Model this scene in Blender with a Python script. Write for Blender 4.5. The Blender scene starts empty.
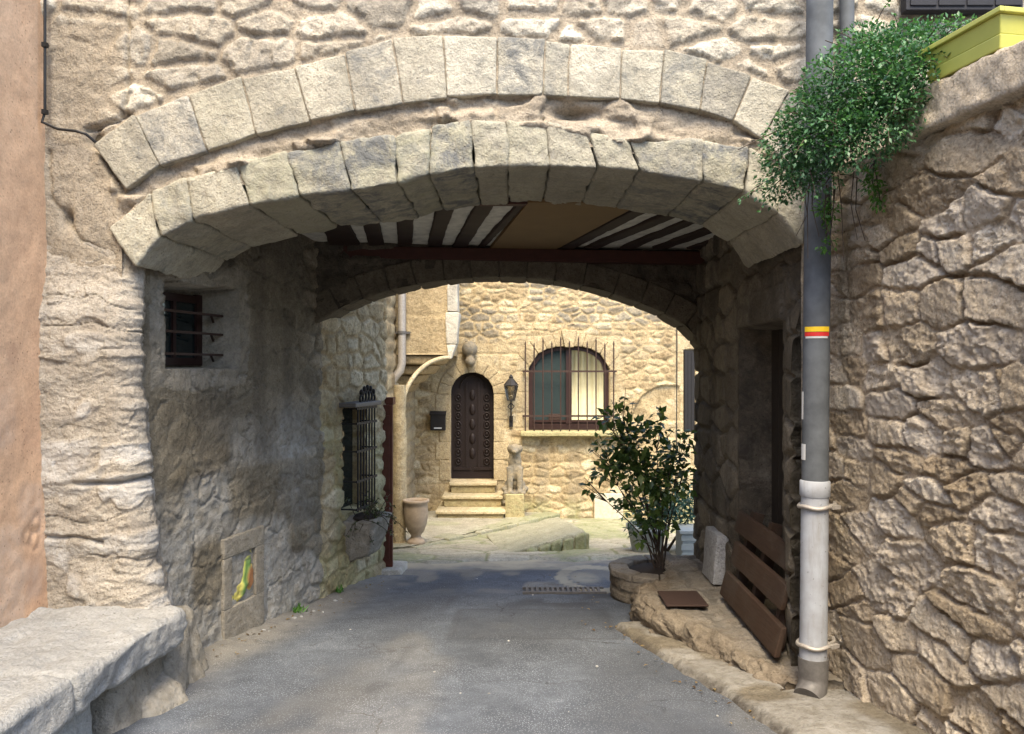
import bpy, math, random
import numpy as np
from mathutils import Vector

# ------------------------------------------------------------------ camera, sky, sun, exposure
SC = bpy.context.scene
COL = SC.collection
CZ, F = 1.67, 800.0
cam = bpy.data.objects.new('camera', bpy.data.cameras.new('camera'))
COL.objects.link(cam)
cam.location = (0, 0, CZ)
cam.rotation_euler = (math.radians(90), 0, 0)
cam.data.sensor_width = 36.0
cam.data.lens = F / 1024 * 36.0
cam.data.clip_start = 0.05
cam.data.clip_end = 500
SC.camera = cam

SUN_EL, SUN_AZ = 57.0, 178.0          # azimuth clockwise from +Y
wd = bpy.data.worlds.new('World'); SC.world = wd; wd.use_nodes = True
nt = wd.node_tree
sky = nt.nodes.new('ShaderNodeTexSky'); sky.sky_type = 'NISHITA'; sky.sun_disc = False
sky.sun_elevation = math.radians(SUN_EL); sky.sun_rotation = math.radians(SUN_AZ)
sky.air_density = 1.0; sky.dust_density = 2.0; sky.ozone_density = 1.0
bg = nt.nodes['Background']; bg.inputs['Strength'].default_value = 0.15
nt.links.new(sky.outputs['Color'], bg.inputs['Color'])
sl = bpy.data.lights.new('sun', 'SUN'); sl.energy = 1.9; sl.angle = math.radians(30); sl.color = (1.0, 0.86, 0.62)
so = bpy.data.objects.new('sun', sl); COL.objects.link(so); so.location = (3, -6, 12)
a, e = math.radians(SUN_AZ), math.radians(SUN_EL)
sd = Vector((math.sin(a) * math.cos(e), math.cos(a) * math.cos(e), math.sin(e)))
so.rotation_euler = sd.to_track_quat('Z', 'Y').to_euler()
SC.view_settings.view_transform = 'Standard'
SC.view_settings.look = 'None'
SC.view_settings.exposure = 1.95
SC.view_settings.gamma = 1.0
SC.cycles.max_bounces = 8
SC.cycles.diffuse_bounces = 6
SC.cycles.use_denoising = True

# ------------------------------------------------------------------ noise
def hsh(ix, iy, s):
    h = (ix.astype(np.int64) * 374761393 + iy.astype(np.int64) * 668265263 + s * 1442695041) & 0xFFFFFFFF
    h = ((h ^ (h >> 13)) * 1274126177) & 0xFFFFFFFF
    h = ((h ^ (h >> 16)) * 2246822519) & 0xFFFFFFFF
    return ((h ^ (h >> 15)) & 0xFFFFFF) / float(0xFFFFFF)

def vn(x, y, s=0):
    x = np.asarray(x, float); y = np.asarray(y, float)
    ix = np.floor(x); iy = np.floor(y); fx = x - ix; fy = y - iy
    fx = fx * fx * fx * (fx * (fx * 6 - 15) + 10); fy = fy * fy * fy * (fy * (fy * 6 - 15) + 10)
    a = hsh(ix, iy, s); b = hsh(ix + 1, iy, s); c = hsh(ix, iy + 1, s); d = hsh(ix + 1, iy + 1, s)
    return (a * (1 - fx) + b * fx) * (1 - fy) + (c * (1 - fx) + d * fx) * fy

def fbm(x, y, s=0, o=4, g=0.5):
    t = 0; am = 1; n = 0
    for k in range(o):
        t = t + am * (vn(x, y, s + 17 * k) - .5); n += am; am *= g
        x = x * 2.03 + 3.1; y = y * 2.03 + 1.7
    return 2 * t / n          # about -1..1

def fbm3(P, f, s=0, o=3):
    x, y, z = P[..., 0] * f, P[..., 1] * f, P[..., 2] * f
    return (fbm(x + .37 * z, y - .61 * z, s, o) + fbm(y + 5 + .3 * x, z + .4 * x, s + 5, o) + fbm(z - .5 * y, x + 9, s + 9, o)) / 1.9

def sst(a, b, x):
    t = np.clip((x - a) / (b - a), 0, 1)
    return t * t * (3 - 2 * t)

def stones(U, V, seed, ch=(.10, .24), sw=(.16, .45), warp=.03, joint=.012, edge=.035, rc=.04, split=.25):
    rng = np.random.default_rng(seed)
    sh = U.shape
    Uw = (U + warp * fbm(U * 3.1, V * 3.1, seed, 4)).ravel()
    Vw = (V + warp * fbm(U * 2.3 + 40, V * 3.3, seed + 3, 4) + .5 * warp * fbm(U * .7, V * .7, seed + 8, 2)).ravel()
    R = np.zeros(Uw.size); R2 = np.zeros(Uw.size); D = np.zeros(Uw.size); T = np.zeros(Uw.size)
    b = Vw.min() - .05
    while b < Vw.max():
        h = rng.uniform(*ch); t = b + h
        m = np.nonzero((Vw >= b) & (Vw < t))[0]
        l = Uw.min() - rng.uniform(.05, .5)
        if m.size:
            u = Uw[m]; v = Vw[m]
            edges = [l]
            while edges[-1] < Uw.max() + .1:
                edges.append(edges[-1] + rng.uniform(*sw) * (.7 + .6 * h / ch[1]))
            edges = np.array(edges)
            k = np.clip(np.searchsorted(edges, u) - 1, 0, len(edges) - 2)
            n = len(edges)
            sp = rng.random(n) < split
            fr = rng.uniform(.3, .7, n)
            cut = b + fr * h
            lo = np.where(sp[k] & (v > cut[k]), cut[k], b); hi = np.where(sp[k] & (v <= cut[k]), cut[k], t)
            up = (sp[k] & (v > cut[k])).astype(int)
            r1 = rng.random((n, 2)); r2 = rng.random((n, 2)); tx = rng.normal(0, 1, (n, 2)); ty = rng.normal(0, 1, (n, 2)); jj = rng.uniform(0, 1, (n, 2))
            jit = joint * (.6 + 1.3 * jj[k, up])
            du = np.minimum(u - edges[k], edges[k + 1] - u) - jit
            dv = np.minimum(v - lo, hi - v) - jit
            dx = rc - du; dy = rc - dv
            d = np.where((dx > 0) & (dy > 0), rc - np.hypot(dx, dy), np.minimum(du, dv))
            D[m] = d; R[m] = r1[k, up]; R2[m] = r2[k, up]
            T[m] = tx[k, up] * (u - .5 * (edges[k] + edges[k + 1])) + ty[k, up] * (v - .5 * (lo + hi))
        b = t
    D = D + .006 * fbm(Uw * 22, Vw * 22, seed + 1, 3)
    pr = sst(0, edge, D)
    return pr.reshape(sh), R.reshape(sh), R2.reshape(sh), T.reshape(sh)

def rubble_field(U, V, seed, ch=(.10, .24), sw=(.16, .45), joint=.006, edge=.02, asp=1.5, warp=.012, jit=.32, wt=.02):
    """uneven polygonal stones: weighted cells of a jittered course pattern"""
    rng = np.random.default_rng(seed); sh = U.shape
    u = (U + warp * fbm(U * 7, V * 7, seed, 4) + warp * .4 * fbm(U * 30, V * 30, seed + 2, 2)).ravel()
    v = (V + warp * fbm(U * 7 + 50, V * 7, seed + 1, 4) + warp * .4 * fbm(U * 30 + 9, V * 30, seed + 3, 2)).ravel()
    S = []; b = v.min() - .4
    while b < v.max() + .4:
        h = rng.uniform(*ch); x = u.min() - .5 - rng.uniform(0, .4)
        while x < u.max() + .5:
            w = rng.uniform(*sw) * (.6 + .7 * h / ch[1])
            cy = b + h * (.5 + rng.uniform(-jit, jit) * .7); cx = x + w * (.5 + rng.uniform(-jit, jit))
            S.append((cx, cy, wt * rng.uniform(-1, 1) * .5))
            if rng.random() < .16: S.append((x + w * rng.uniform(0, .15), b + h * rng.uniform(0, 1), -wt * rng.uniform(.2, .7)))
            x += w
        b += h
    S = np.array(S); n = len(S); r1 = rng.random(n); r2 = rng.random(n); tx = rng.normal(0, 1, n); ty = rng.normal(0, 1, n)
    D = np.zeros(u.size); I = np.zeros(u.size, int)
    nb = max(1, int((v.max() - v.min()) / .12)); lim = np.linspace(v.min(), v.max() + 1e-6, nb + 1)
    ub = max(1, int((u.max() - u.min()) / .6)); lu = np.linspace(u.min(), u.max() + 1e-6, ub + 1)
    for i in range(nb):
        rows = np.nonzero((v >= lim[i]) & (v < lim[i + 1]))[0]
        for j in range(ub):
            m = rows[(u[rows] >= lu[j]) & (u[rows] < lu[j + 1])]
            if not m.size: continue
            c = np.nonzero((S[:, 1] > lim[i] - .5) & (S[:, 1] < lim[i + 1] + .5) & (S[:, 0] > lu[j] - .8) & (S[:, 0] < lu[j + 1] + .8))[0]
            q = S[c]
            d2 = (u[m, None] - q[None, :, 0]) ** 2 + (asp * (v[m, None] - q[None, :, 1])) ** 2 - q[None, :, 2]
            k = min(5, len(c) - 1); o = np.argpartition(d2, k, axis=1)[:, :k + 1]
            dd = np.take_along_axis(d2, o, 1); oo = np.argsort(dd, 1); o = np.take_along_axis(o, oo, 1); dd = np.take_along_axis(dd, oo, 1)
            f = q[o[:, 0]]; e = np.full(m.size, 9.)
            for t_ in range(1, k + 1):
                g = q[o[:, t_]]
                L = np.hypot(f[:, 0] - g[:, 0], asp * asp * (f[:, 1] - g[:, 1])) + 1e-6
                e = np.minimum(e, (dd[:, t_] - dd[:, 0]) / (2 * L))
            D[m] = e; I[m] = c[o[:, 0]]
    T = tx[I] * (u - S[I, 0]) + ty[I] * (v - S[I, 1])
    D = D - joint * (.5 + r1[I])
    return sst(0, edge, D).reshape(sh), r1[I].reshape(sh), r2[I].reshape(sh), T.reshape(sh), D.reshape(sh)

def facet(U, V, sc, seed, tilt=1.0):
    """chipped rock: every cell is a little tilted plane"""
    x = U * sc + .35 * fbm(U * sc * .7, V * sc * .7, seed, 3); y = V * sc + .35 * fbm(U * sc * .7 + 7, V * sc * .7, seed + 1, 3)
    ix = np.floor(x); iy = np.floor(y); best = np.full(x.shape, 9.); out = np.zeros(x.shape)
    for dx in (-1, 0, 1):
        for dy in (-1, 0, 1):
            cx = ix + dx; cy = iy + dy
            fx = cx + hsh(cx, cy, seed + 2); fy = cy + hsh(cx, cy, seed + 3)
            d = np.hypot(x - fx, y - fy)
            v = (hsh(cx, cy, seed + 4) - .5) + tilt * ((hsh(cx, cy, seed + 5) - .5) * (x - fx) + (hsh(cx, cy, seed + 6) - .5) * (y - fy)) * 2
            m = d < best
            best = np.where(m, d, best); out = np.where(m, v, out)
    return out

# ------------------------------------------------------------------ mesh building
def wloc(p):
    v = Vector((0, 0, 0))
    while p is not None:
        v += p.location; p = p.parent
    return np.array(v)

def link(name, V, faces, mat, parent=None, smooth=True, st=None):
    V = np.asarray(V, float)
    if parent is not None: V = V - wloc(parent)
    me = bpy.data.meshes.new(name)
    if isinstance(faces, np.ndarray):
        k = faces.shape[1]
        me.vertices.add(len(V)); me.vertices.foreach_set('co', V.astype(np.float32).ravel())
        me.loops.add(faces.size); me.loops.foreach_set('vertex_index', faces.astype(np.int32).ravel())
        me.polygons.add(len(faces)); me.polygons.foreach_set('loop_start', np.arange(0, faces.size, k, dtype=np.int32))
        me.update(calc_edges=True)
    else:
        me.from_pydata([tuple(v) for v in V], [], faces)
    me.validate()
    n = len(me.polygons)
    if isinstance(smooth, (bool, int)):
        me.polygons.foreach_set('use_smooth', np.full(n, bool(smooth)))
    elif len(smooth) == n:
        me.polygons.foreach_set('use_smooth', np.array(smooth, bool))
    if st is not None and len(st) == len(me.vertices):
        at = me.attributes.new('st', 'FLOAT_COLOR', 'POINT')
        at.data.foreach_set('color', np.asarray(st, np.float32).ravel())
    if mat is not None: me.materials.append(mat)
    me.update()
    o = bpy.data.objects.new(name, me); COL.objects.link(o)
    if parent is not None: o.parent = parent
    return o

def surf(name, P, N, H, mat, parent=None, st=None, thick=.3, keep=None, smooth=True):
    """a height field over base points P (n,m,3) with normals N, closed behind by a skirt and a back"""
    n, m = P.shape[:2]
    V = (P + N * H[..., None]).reshape(-1, 3)
    idx = np.arange(n * m).reshape(n, m)
    q = np.stack([idx[:-1, :-1], idx[1:, :-1], idx[1:, 1:], idx[:-1, 1:]], -1)
    k = q.reshape(-1, 4)
    if keep is not None: k = k[keep.ravel()]
    S = np.ones((n, m, 4)) * .5 if st is None else st
    S = S.reshape(-1, 4)
    if thick > 0:
        ring = np.concatenate([idx[0, :], idx[1:, -1], idx[-1, -2::-1], idx[-2:0:-1, 0]])
        PB = (P - N * thick).reshape(-1, 3)[ring]
        b0 = len(V)
        V = np.concatenate([V, PB]); S = np.concatenate([S, S[ring]])
        r = len(ring); j = np.arange(r); jn = (j + 1) % r
        sk = np.stack([ring[j], b0 + j, b0 + jn, ring[jn]], -1)
        nn = n - 1; mm = m - 1
        k = np.concatenate([k, sk, np.array([[b0 + 0, b0 + mm, b0 + mm + nn, b0 + 2 * mm + nn]])[:, ::-1]]) if keep is None else np.concatenate([k, sk])
    return link(name, V, k.astype(np.int64), mat, parent, smooth, S)

def attr(R, G, B, A=None):
    A = np.zeros_like(R) if A is None else A
    return np.stack([R, G, B, A], -1)

class MB:
    def __init__(s): s.V = []; s.Fc = []; s.S = []; s.st = []
    def add(s, V, F, smooth=False, tone=.5, b=0.0, a=0.0, g=1.0):
        o = len(s.V); s.V += [tuple(v) for v in V]
        s.Fc += [tuple(i + o for i in f) for f in F]; s.S += [smooth] * len(F)
        s.st += [(tone, g, b, a)] * len(V); return s
    def box(s, x0, x1, y0, y1, z0, z1, **k):
        V = [(x, y, z) for z in (z0, z1) for y in (y0, y1) for x in (x0, x1)]
        return s.add(V, [(0, 2, 3, 1), (4, 5, 7, 6), (0, 1, 5, 4), (2, 6, 7, 3), (0, 4, 6, 2), (1, 3, 7, 5)], **k)
    def bar(s, p, q, w, h=None, up=(0, 0, 1), **k):
        h = h or w; p = Vector(p); q = Vector(q); d = (q - p).normalized(); u = Vector(up)
        if abs(d.dot(u)) > .95: u = Vector((1, 0, 0))
        r = d.cross(u).normalized() * w / 2; u = r.cross(d).normalized() * h / 2
        V = [c + sx * r + sy * u for c in (p, q) for sx, sy in ((-1, -1), (1, -1), (1, 1), (-1, 1))]
        return s.add(V, [(3, 2, 1, 0), (4, 5, 6, 7), (0, 1, 5, 4), (1, 2, 6, 5), (2, 3, 7, 6), (3, 0, 4, 7)], **k)
    def tube(s, pts, r, n=10, cap=True, **k):
        pts = [Vector(p) for p in pts]; rr = r if isinstance(r, (list, tuple)) else [r] * len(pts)
        V = []; F = []; u = None
        for i, p in enumerate(pts):
            d = (pts[min(i + 1, len(pts) - 1)] - pts[max(i - 1, 0)]).normalized()
            if u is None: u = d.cross(Vector((0.31, .2, 1)) if abs(d.z) < .9 else Vector((1, 0.1, 0))).normalized()
            u = (u - d * u.dot(d)).normalized(); w = d.cross(u)
            for j in range(n):
                t = 2 * math.pi * j / n; V.append(p + rr[i] * (math.cos(t) * u + math.sin(t) * w))
        for i in range(len(pts) - 1):
            for j in range(n):
                F.append((i * n + j, i * n + (j + 1) % n, (i + 1) * n + (j + 1) % n, (i + 1) * n + j))
        k.setdefault('smooth', True)
        s.add(V, F, **k)
        if cap:
            k2 = dict(k); k2['smooth'] = False
            s.add(V[:n], [tuple(range(n - 1, -1, -1))], **k2); s.add(V[-n:], [tuple(range(n))], **k2)
        return s
    def lathe(s, prof, c, n=28, wob=0, **k):
        V = []; F = []
        for i, (r, z) in enumerate(prof):
            for j in range(n):
                t = 2 * math.pi * j / n
                rr = r * (1 + wob * math.sin(3 * t + z * 9) + wob * .6 * math.sin(7 * t + 1.3 * i))
                V.append((c[0] + rr * math.cos(t), c[1] + rr * math.sin(t), c[2] + z))
        for i in range(len(prof) - 1):
            for j in range(n):
                F.append((i * n + j, i * n + (j + 1) % n, (i + 1) * n + (j + 1) % n, (i + 1) * n + j))
        k.setdefault('smooth', True)
        s.add(V, F, **k)
        k2 = dict(k); k2['smooth'] = False
        s.add(V[:n], [tuple(range(n - 1, -1, -1))], **k2); s.add(V[-n:], [tuple(range(n))], **k2)
        return s
    def ell(s, c, r, n=16, m=10, **k):
        V = [(c[0], c[1], c[2] - r[2])]; F = []
        for i in range(1, m):
            p = math.pi * i / m
            for j in range(n):
                t = 2 * math.pi * j / n
                V.append((c[0] + r[0] * math.sin(p) * math.cos(t), c[1] + r[1] * math.sin(p) * math.sin(t), c[2] - r[2] * math.cos(p)))
        V.append((c[0], c[1], c[2] + r[2])); L = len(V) - 1
        for j in range(n):
            F.append((0, 1 + (j + 1) % n, 1 + j)); F.append((L, L - n + j, L - n + (j + 1) % n))
        for i in range(m - 2):
            for j in range(n):
                F.append((1 + i * n + j, 1 + i * n + (j + 1) % n, 1 + (i + 1) * n + (j + 1) % n, 1 + (i + 1) * n + j))
        k.setdefault('smooth', True)
        return s.add(V, F, **k)
    def prism(s, poly, lift, **k):
        """closed outline (3-D points) thickened by the vector lift"""
        n = len(poly); L = Vector(lift)
        V = [Vector(p) for p in poly] + [Vector(p) + L for p in poly]
        F = [tuple(range(n - 1, -1, -1)), tuple(range(n, 2 * n))] + [(i, (i + 1) % n, n + (i + 1) % n, n + i) for i in range(n)]
        return s.add(V, F, **k)
    def rock(s, C, res=.03, r=.025, amp=.008, f=9, seed=0, tone=None, b=0.0, a=0.0, strat=0.0):
        """rounded, worn block from 8 corners ordered (x-,y-,z-),(x+,y-,z-),(x-,y+,z-),(x+,y+,z-), then the same at z+"""
        C = np.asarray(C, float)
        rng = np.random.default_rng(seed + 7)
        hx = (np.linalg.norm(C[1] - C[0]) + np.linalg.norm(C[3] - C[2]) + np.linalg.norm(C[5] - C[4]) + np.linalg.norm(C[7] - C[6])) / 8
        hy = (np.linalg.norm(C[2] - C[0]) + np.linalg.norm(C[3] - C[1]) + np.linalg.norm(C[6] - C[4]) + np.linalg.norm(C[7] - C[5])) / 8
        hz = (np.linalg.norm(C[4] - C[0]) + np.linalg.norm(C[5] - C[1]) + np.linalg.norm(C[6] - C[2]) + np.linalg.norm(C[7] - C[3])) / 8
        h = np.array([hx, hy, hz]); r = min(r, .9 * h.min())
        ax = []
        for q in h:
            n = int(np.clip(round(2 * (q - r) / res), 1, 40))
            e = [-q, -q + .25 * r, -q + .6 * r]
            ax.append(np.concatenate([e, np.linspace(-q + r, q - r, n + 1), [-x for x in e[::-1]]]))
        key = {}; V = []; F = []
        def vid(i, j, k):
            t = (i, j, k)
            if t not in key: key[t] = len(V); V.append((ax[0][i], ax[1][j], ax[2][k]))
            return key[t]
        n = [len(q) - 1 for q in ax]
        for i in range(n[0]):
            for j in range(n[1]):
                F.append((vid(i, j, 0), vid(i, j + 1, 0), vid(i + 1, j + 1, 0), vid(i + 1, j, 0)))
                F.append((vid(i, j, n[2]), vid(i + 1, j, n[2]), vid(i + 1, j + 1, n[2]), vid(i, j + 1, n[2])))
        for i in range(n[0]):
            for k in range(n[2]):
                F.append((vid(i, 0, k), vid(i + 1, 0, k), vid(i + 1, 0, k + 1), vid(i, 0, k + 1)))
                F.append((vid(i, n[1], k), vid(i, n[1], k + 1), vid(i + 1, n[1], k + 1), vid(i + 1, n[1], k)))
        for j in range(n[1]):
            for k in range(n[2]):
                F.append((vid(0, j, k), vid(0, j, k + 1), vid(0, j + 1, k + 1), vid(0, j + 1, k)))
                F.append((vid(n[0], j, k), vid(n[0], j + 1, k), vid(n[0], j + 1, k + 1), vid(n[0], j, k + 1)))
        p = np.array(V); inn = np.clip(p, -(h - r), h - r); d = p - inn
        dn = d / np.maximum(np.linalg.norm(d, axis=1, keepdims=True), 1e-9)
        p2 = inn + r * dn
        q = (p2 / h + 1) / 2
        def tri(q):
            x, y, z = q[:, :1], q[:, 1:2], q[:, 2:]
            return ((C[0] * (1 - x) + C[1] * x) * (1 - y) + (C[2] * (1 - x) + C[3] * x) * y) * (1 - z) + \
                   ((C[4] * (1 - x) + C[5] * x) * (1 - y) + (C[6] * (1 - x) + C[7] * x) * y) * z
        W = tri(q); W2 = tri(q + dn * .01 / h)
        N = W2 - W; N /= np.maximum(np.linalg.norm(N, axis=1, keepdims=True), 1e-9)
        disp = amp * fbm3(W + seed * 3.7, f, seed, 4) + .35 * amp * fbm3(W, f * 4, seed + 4, 3)
        if strat: disp = disp + strat * fbm(W[:, 2] * 30 + fbm(W[:, 0] * 4, W[:, 1] * 4, seed, 2), W[:, 0] * 2 + W[:, 1] * 2, seed, 3)
        W = W + N * disp[:, None]
        return s.add(W, F, smooth=True, tone=rng.random() if tone is None else tone, b=b, a=a)
    def leaf(s, p, d, nrm, L, w, tone=.5, fold=.15):
        d = d.normalized(); sdv = d.cross(nrm).normalized(); up = sdv.cross(d)
        a_ = p; b_ = p + d * L * .45 + sdv * w / 2 + up * fold * w; c_ = p + d * L - up * fold * L * .6; e_ = p + d * L * .45 - sdv * w / 2 + up * fold * w
        mid = p + d * L * .5
        return s.add([a_, b_, c_, e_, mid], [(0, 1, 4), (1, 2, 4), (0, 4, 3), (4, 2, 3)], smooth=True, tone=tone)
    def build(s, name, mat, parent=None):
        return link(name, s.V, s.Fc, mat, parent, s.S, s.st)

def bevel(o, w=.004, seg=2):
    m = o.modifiers.new('bevel', 'BEVEL'); m.width = w; m.segments = seg; m.limit_method = 'ANGLE'; m.angle_limit = math.radians(40)
    return o

def remesh(o, v):
    m = o.modifiers.new('remesh', 'REMESH'); m.mode = 'VOXEL'; m.voxel_size = v; m.use_smooth_shade = True
    m2 = o.modifiers.new('smooth', 'SMOOTH'); m2.iterations = 2; m2.factor = .5
    return o

def tag(o, label=None, cat=None, group=None, kind=None):
    if label: o['label'] = label
    if cat: o['category'] = cat
    if group: o['group'] = group
    if kind: o['kind'] = kind
    return o

def thing(name, label, cat, loc, group=None):
    o = bpy.data.objects.new(name, None); COL.objects.link(o); o.location = loc; o.empty_display_size = .1
    return tag(o, label, cat, group)

def at(px, py, d):
    return np.array([(px - 512) * d / F, d, CZ + (367 - py) * d / F])

def gz(y):
    return -.09 * (np.maximum(y, 3.0) - 4)

# ------------------------------------------------------------------ materials
def rgb(c): return (c[0], c[1], c[2], 1)

class NT:
    def __init__(s, name):
        s.m = bpy.data.materials.new(name); s.m.use_nodes = True
        s.t = s.m.node_tree; s.b = s.t.nodes['Principled BSDF']
        s.tc = s.n('ShaderNodeTexCoord'); s.co = s.tc.outputs['Object']
    def n(s, typ, **k):
        o = s.t.nodes.new(typ)
        for a_, v in k.items(): setattr(o, a_, v)
        return o
    def l(s, a_, b_): s.t.links.new(a_, b_)
    def set(s, sock, v):
        if hasattr(v, 'is_output'): s.l(v, sock)
        else: sock.default_value = v
    def noise(s, scale, det=4, rough=.55, dist=0.0, co=None):
        o = s.n('ShaderNodeTexNoise'); o.inputs['Scale'].default_value = scale; o.inputs['Detail'].default_value = det
        o.inputs['Roughness'].default_value = rough; o.inputs['Distortion'].default_value = dist
        s.l(co or s.co, o.inputs['Vector']); return o.outputs['Fac']
    def vor(s, scale, feat='F1', co=None):
        o = s.n('ShaderNodeTexVoronoi'); o.feature = feat; o.inputs['Scale'].default_value = scale
        s.l(co or s.co, o.inputs['Vector']); return o.outputs['Distance']
    def map(s, scale=(1, 1, 1)):
        o = s.n('ShaderNodeMapping'); o.inputs['Scale'].default_value = scale; s.l(s.co, o.inputs['Vector']); return o.outputs['Vector']
    def ramp(s, fac, stops, interp='LINEAR'):
        o = s.n('ShaderNodeValToRGB'); cr = o.color_ramp; cr.interpolation = interp
        while len(cr.elements) < len(stops): cr.elements.new(.5)
        for e_, (p, c) in zip(cr.elements, stops):
            e_.position = p; e_.color = rgb(c) if isinstance(c, (tuple, list)) else (c, c, c, 1)
        s.l(fac, o.inputs['Fac']); return o.outputs['Color']
    def mix(s, fac, a_, b_, mode='MIX'):
        o = s.n('ShaderNodeMix'); o.data_type = 'RGBA'; o.blend_type = mode
        s.set(o.inputs[0], fac)
        for i, v in ((6, a_), (7, b_)):
            if hasattr(v, 'is_output'): s.l(v, o.inputs[i])
            else: o.inputs[i].default_value = rgb(v) if isinstance(v, (tuple, list)) else (v, v, v, 1)
        return o.outputs[2]
    def math(s, op, a_, b_=0.0, clamp=False):
        o = s.n('ShaderNodeMath'); o.operation = op; o.use_clamp = clamp
        s.set(o.inputs[0], a_); s.set(o.inputs[1], b_); return o.outputs[0]
    def st(s):
        a_ = s.n('ShaderNodeAttribute'); a_.attribute_name = 'st'
        q = s.n('ShaderNodeSeparateColor'); s.l(a_.outputs['Color'], q.inputs[0])
        return q.outputs[0], q.outputs[1], q.outputs[2], a_.outputs['Alpha']
    def bump(s, h, strength=.5, dist=.01, prev=None):
        o = s.n('ShaderNodeBump'); o.inputs['Strength'].default_value = strength; o.inputs['Distance'].default_value = dist
        s.l(h, o.inputs['Height'])
        if prev is not None: s.l(prev, o.inputs['Normal'])
        return o.outputs['Normal']
    def out(s, col, rough=.9, nrm=None, metal=0.0, spec=.3):
        s.set(s.b.inputs['Base Color'], rgb(col) if isinstance(col, tuple) else col)
        s.set(s.b.inputs['Roughness'], rough); s.b.inputs['Metallic'].default_value = metal
        s.b.inputs['Specular IOR Level'].default_value = spec
        if nrm is not None: s.l(nrm, s.b.inputs['Normal'])
        return s.m

def stone_mat(name, mortar, stops, stain=(.09, .09, .085), stain_amt=.5, alt=(.3, .32, .2), bs=1.0, pit=1.0, vary=.35, fine=1.0, grain=.6):
    """masonry: st = (tone of the stone, stone or mortar, second colour (lichen, wash), dark weathering and painted-in shade)"""
    t = NT(name); R, G, B, A = t.st()
    n1 = t.noise(3.5, 6, .6); n2 = t.noise(17, 8, .62); n3 = t.noise(85 * fine, 5, .65)
    tone = t.math('ADD', R, t.math('MULTIPLY', t.math('SUBTRACT', n2, .5), 1.1))
    c = t.ramp(tone, stops)
    mn = t.mix(t.ramp(n2, [(.3, 0.), (.7, 1.)]), tuple(x * .82 for x in mortar), tuple(min(1, x * 1.12) for x in mortar))
    c = t.mix(G, mn, c)
    c = t.mix(1.0, c, t.ramp(n1, [(.25, 1 - vary), (.75, 1 + vary * .25)]), 'MULTIPLY')
    c = t.mix(grain, c, t.ramp(n3, [(.3, .5), (.6, 1.1)]), 'MULTIPLY')  # dark speckle in the bump hollows, painted in for weak cavity shading
    n4 = t.noise(40 * fine, 6, .7, .5)
    c = t.mix(grain * .9, c, t.ramp(n4, [(.34, .5), (.48, 1.0), (.7, 1.12)]), 'MULTIPLY')
    sp = t.ramp(t.noise(6.5, 8, .7, .6), [(.56, 0.), (.7, 1.)])
    c = t.mix(t.math('MULTIPLY', sp, stain_amt), c, stain)
    c = t.mix(t.math('MULTIPLY', B, t.ramp(n2, [(.28, .25), (.6, 1.)])), c, alt)
    c = t.mix(t.math('MULTIPLY', A, t.ramp(t.noise(7, 8, .72, .5), [(.44, 0.), (.6, 1.)] if name == 'dressed_limestone' else [(.3, .3), (.6, 1.)])), c, stain)
    pt = t.math('MULTIPLY', t.ramp(t.vor(34 * fine), [(.10, .8), (.2, 0.)]), t.ramp(n1, [(.42, 0.), (.58, 1.)]))
    c = t.mix(pt, c, t.mix(1.0, c, (.42, .38, .34), 'MULTIPLY'))
    v = t.vor(55 * fine); hp = t.ramp(v, [(.0, 0.), (.35, 1.)])
    nb = t.bump(n3, .5 * bs, .015)
    nb = t.bump(n4, .6 * bs, .015, nb)
    nb = t.bump(n2, .6 * bs, .03, nb)
    nb = t.bump(hp, .22 * pit, .008, nb)
    return t.out(c, t.ramp(n2, [(.3, .82), (.7, .98)]), nb, spec=.2)

M = {}
PALE = [(.0, (.27, .235, .185)), (.3, (.42, .37, .29)), (.7, (.56, .50, .405)), (1., (.64, .59, .49))]
M['facade'] = stone_mat('pale_limestone_masonry', (.40, .34, .26), PALE, alt=(.33, .33, .27), stain_amt=.55)
M['ring'] = stone_mat('dressed_limestone', (.38, .33, .255), [(.0, (.33, .305, .255)), (.35, (.46, .42, .335)), (.7, (.56, .515, .415)), (1., (.65, .60, .50))], alt=(.30, .295, .205), stain=(.13, .135, .135), stain_amt=.75, grain=.5, vary=.5)
M['rubble'] = stone_mat('tan_rubble_stone', (.56, .45, .315), [(.0, (.45, .35, .23)), (.35, (.61, .495, .345)), (.7, (.74, .62, .46)), (1., (.82, .73, .59))], alt=(.62, .55, .455), stain=(.12, .085, .055), stain_amt=.4, bs=1.6)
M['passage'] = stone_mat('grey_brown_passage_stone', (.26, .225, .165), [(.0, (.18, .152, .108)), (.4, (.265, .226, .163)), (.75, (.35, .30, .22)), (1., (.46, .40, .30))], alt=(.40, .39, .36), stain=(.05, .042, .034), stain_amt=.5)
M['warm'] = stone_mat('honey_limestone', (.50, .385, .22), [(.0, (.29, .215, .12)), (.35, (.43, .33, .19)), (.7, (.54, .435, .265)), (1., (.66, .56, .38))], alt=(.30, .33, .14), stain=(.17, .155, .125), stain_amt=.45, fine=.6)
M['wash'] = stone_mat('whitewashed_strata', (.36, .32, .28), [(.0, (.33, .285, .23)), (.5, (.43, .38, .31)), (1., (.52, .47, .395))], alt=(.53, .52, .50), stain=(.20, .17, .14), stain_amt=.45, grain=.6)
M['bench'] = stone_mat('worn_bench_stone', (.40, .395, .38), [(.0, (.35, .345, .325)), (.5, (.47, .465, .445)), (1., (.55, .545, .53))], alt=(.28, .29, .27), stain=(.2, .19, .18), stain_amt=.5)
M['ledge'] = stone_mat('brown_ledge_rock', (.19, .16, .12), [(.0, (.15, .115, .08)), (.5, (.245, .20, .145)), (1., (.33, .28, .21))], alt=(.28, .26, .225), stain=(.1, .075, .05), stain_amt=.5)
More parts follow.
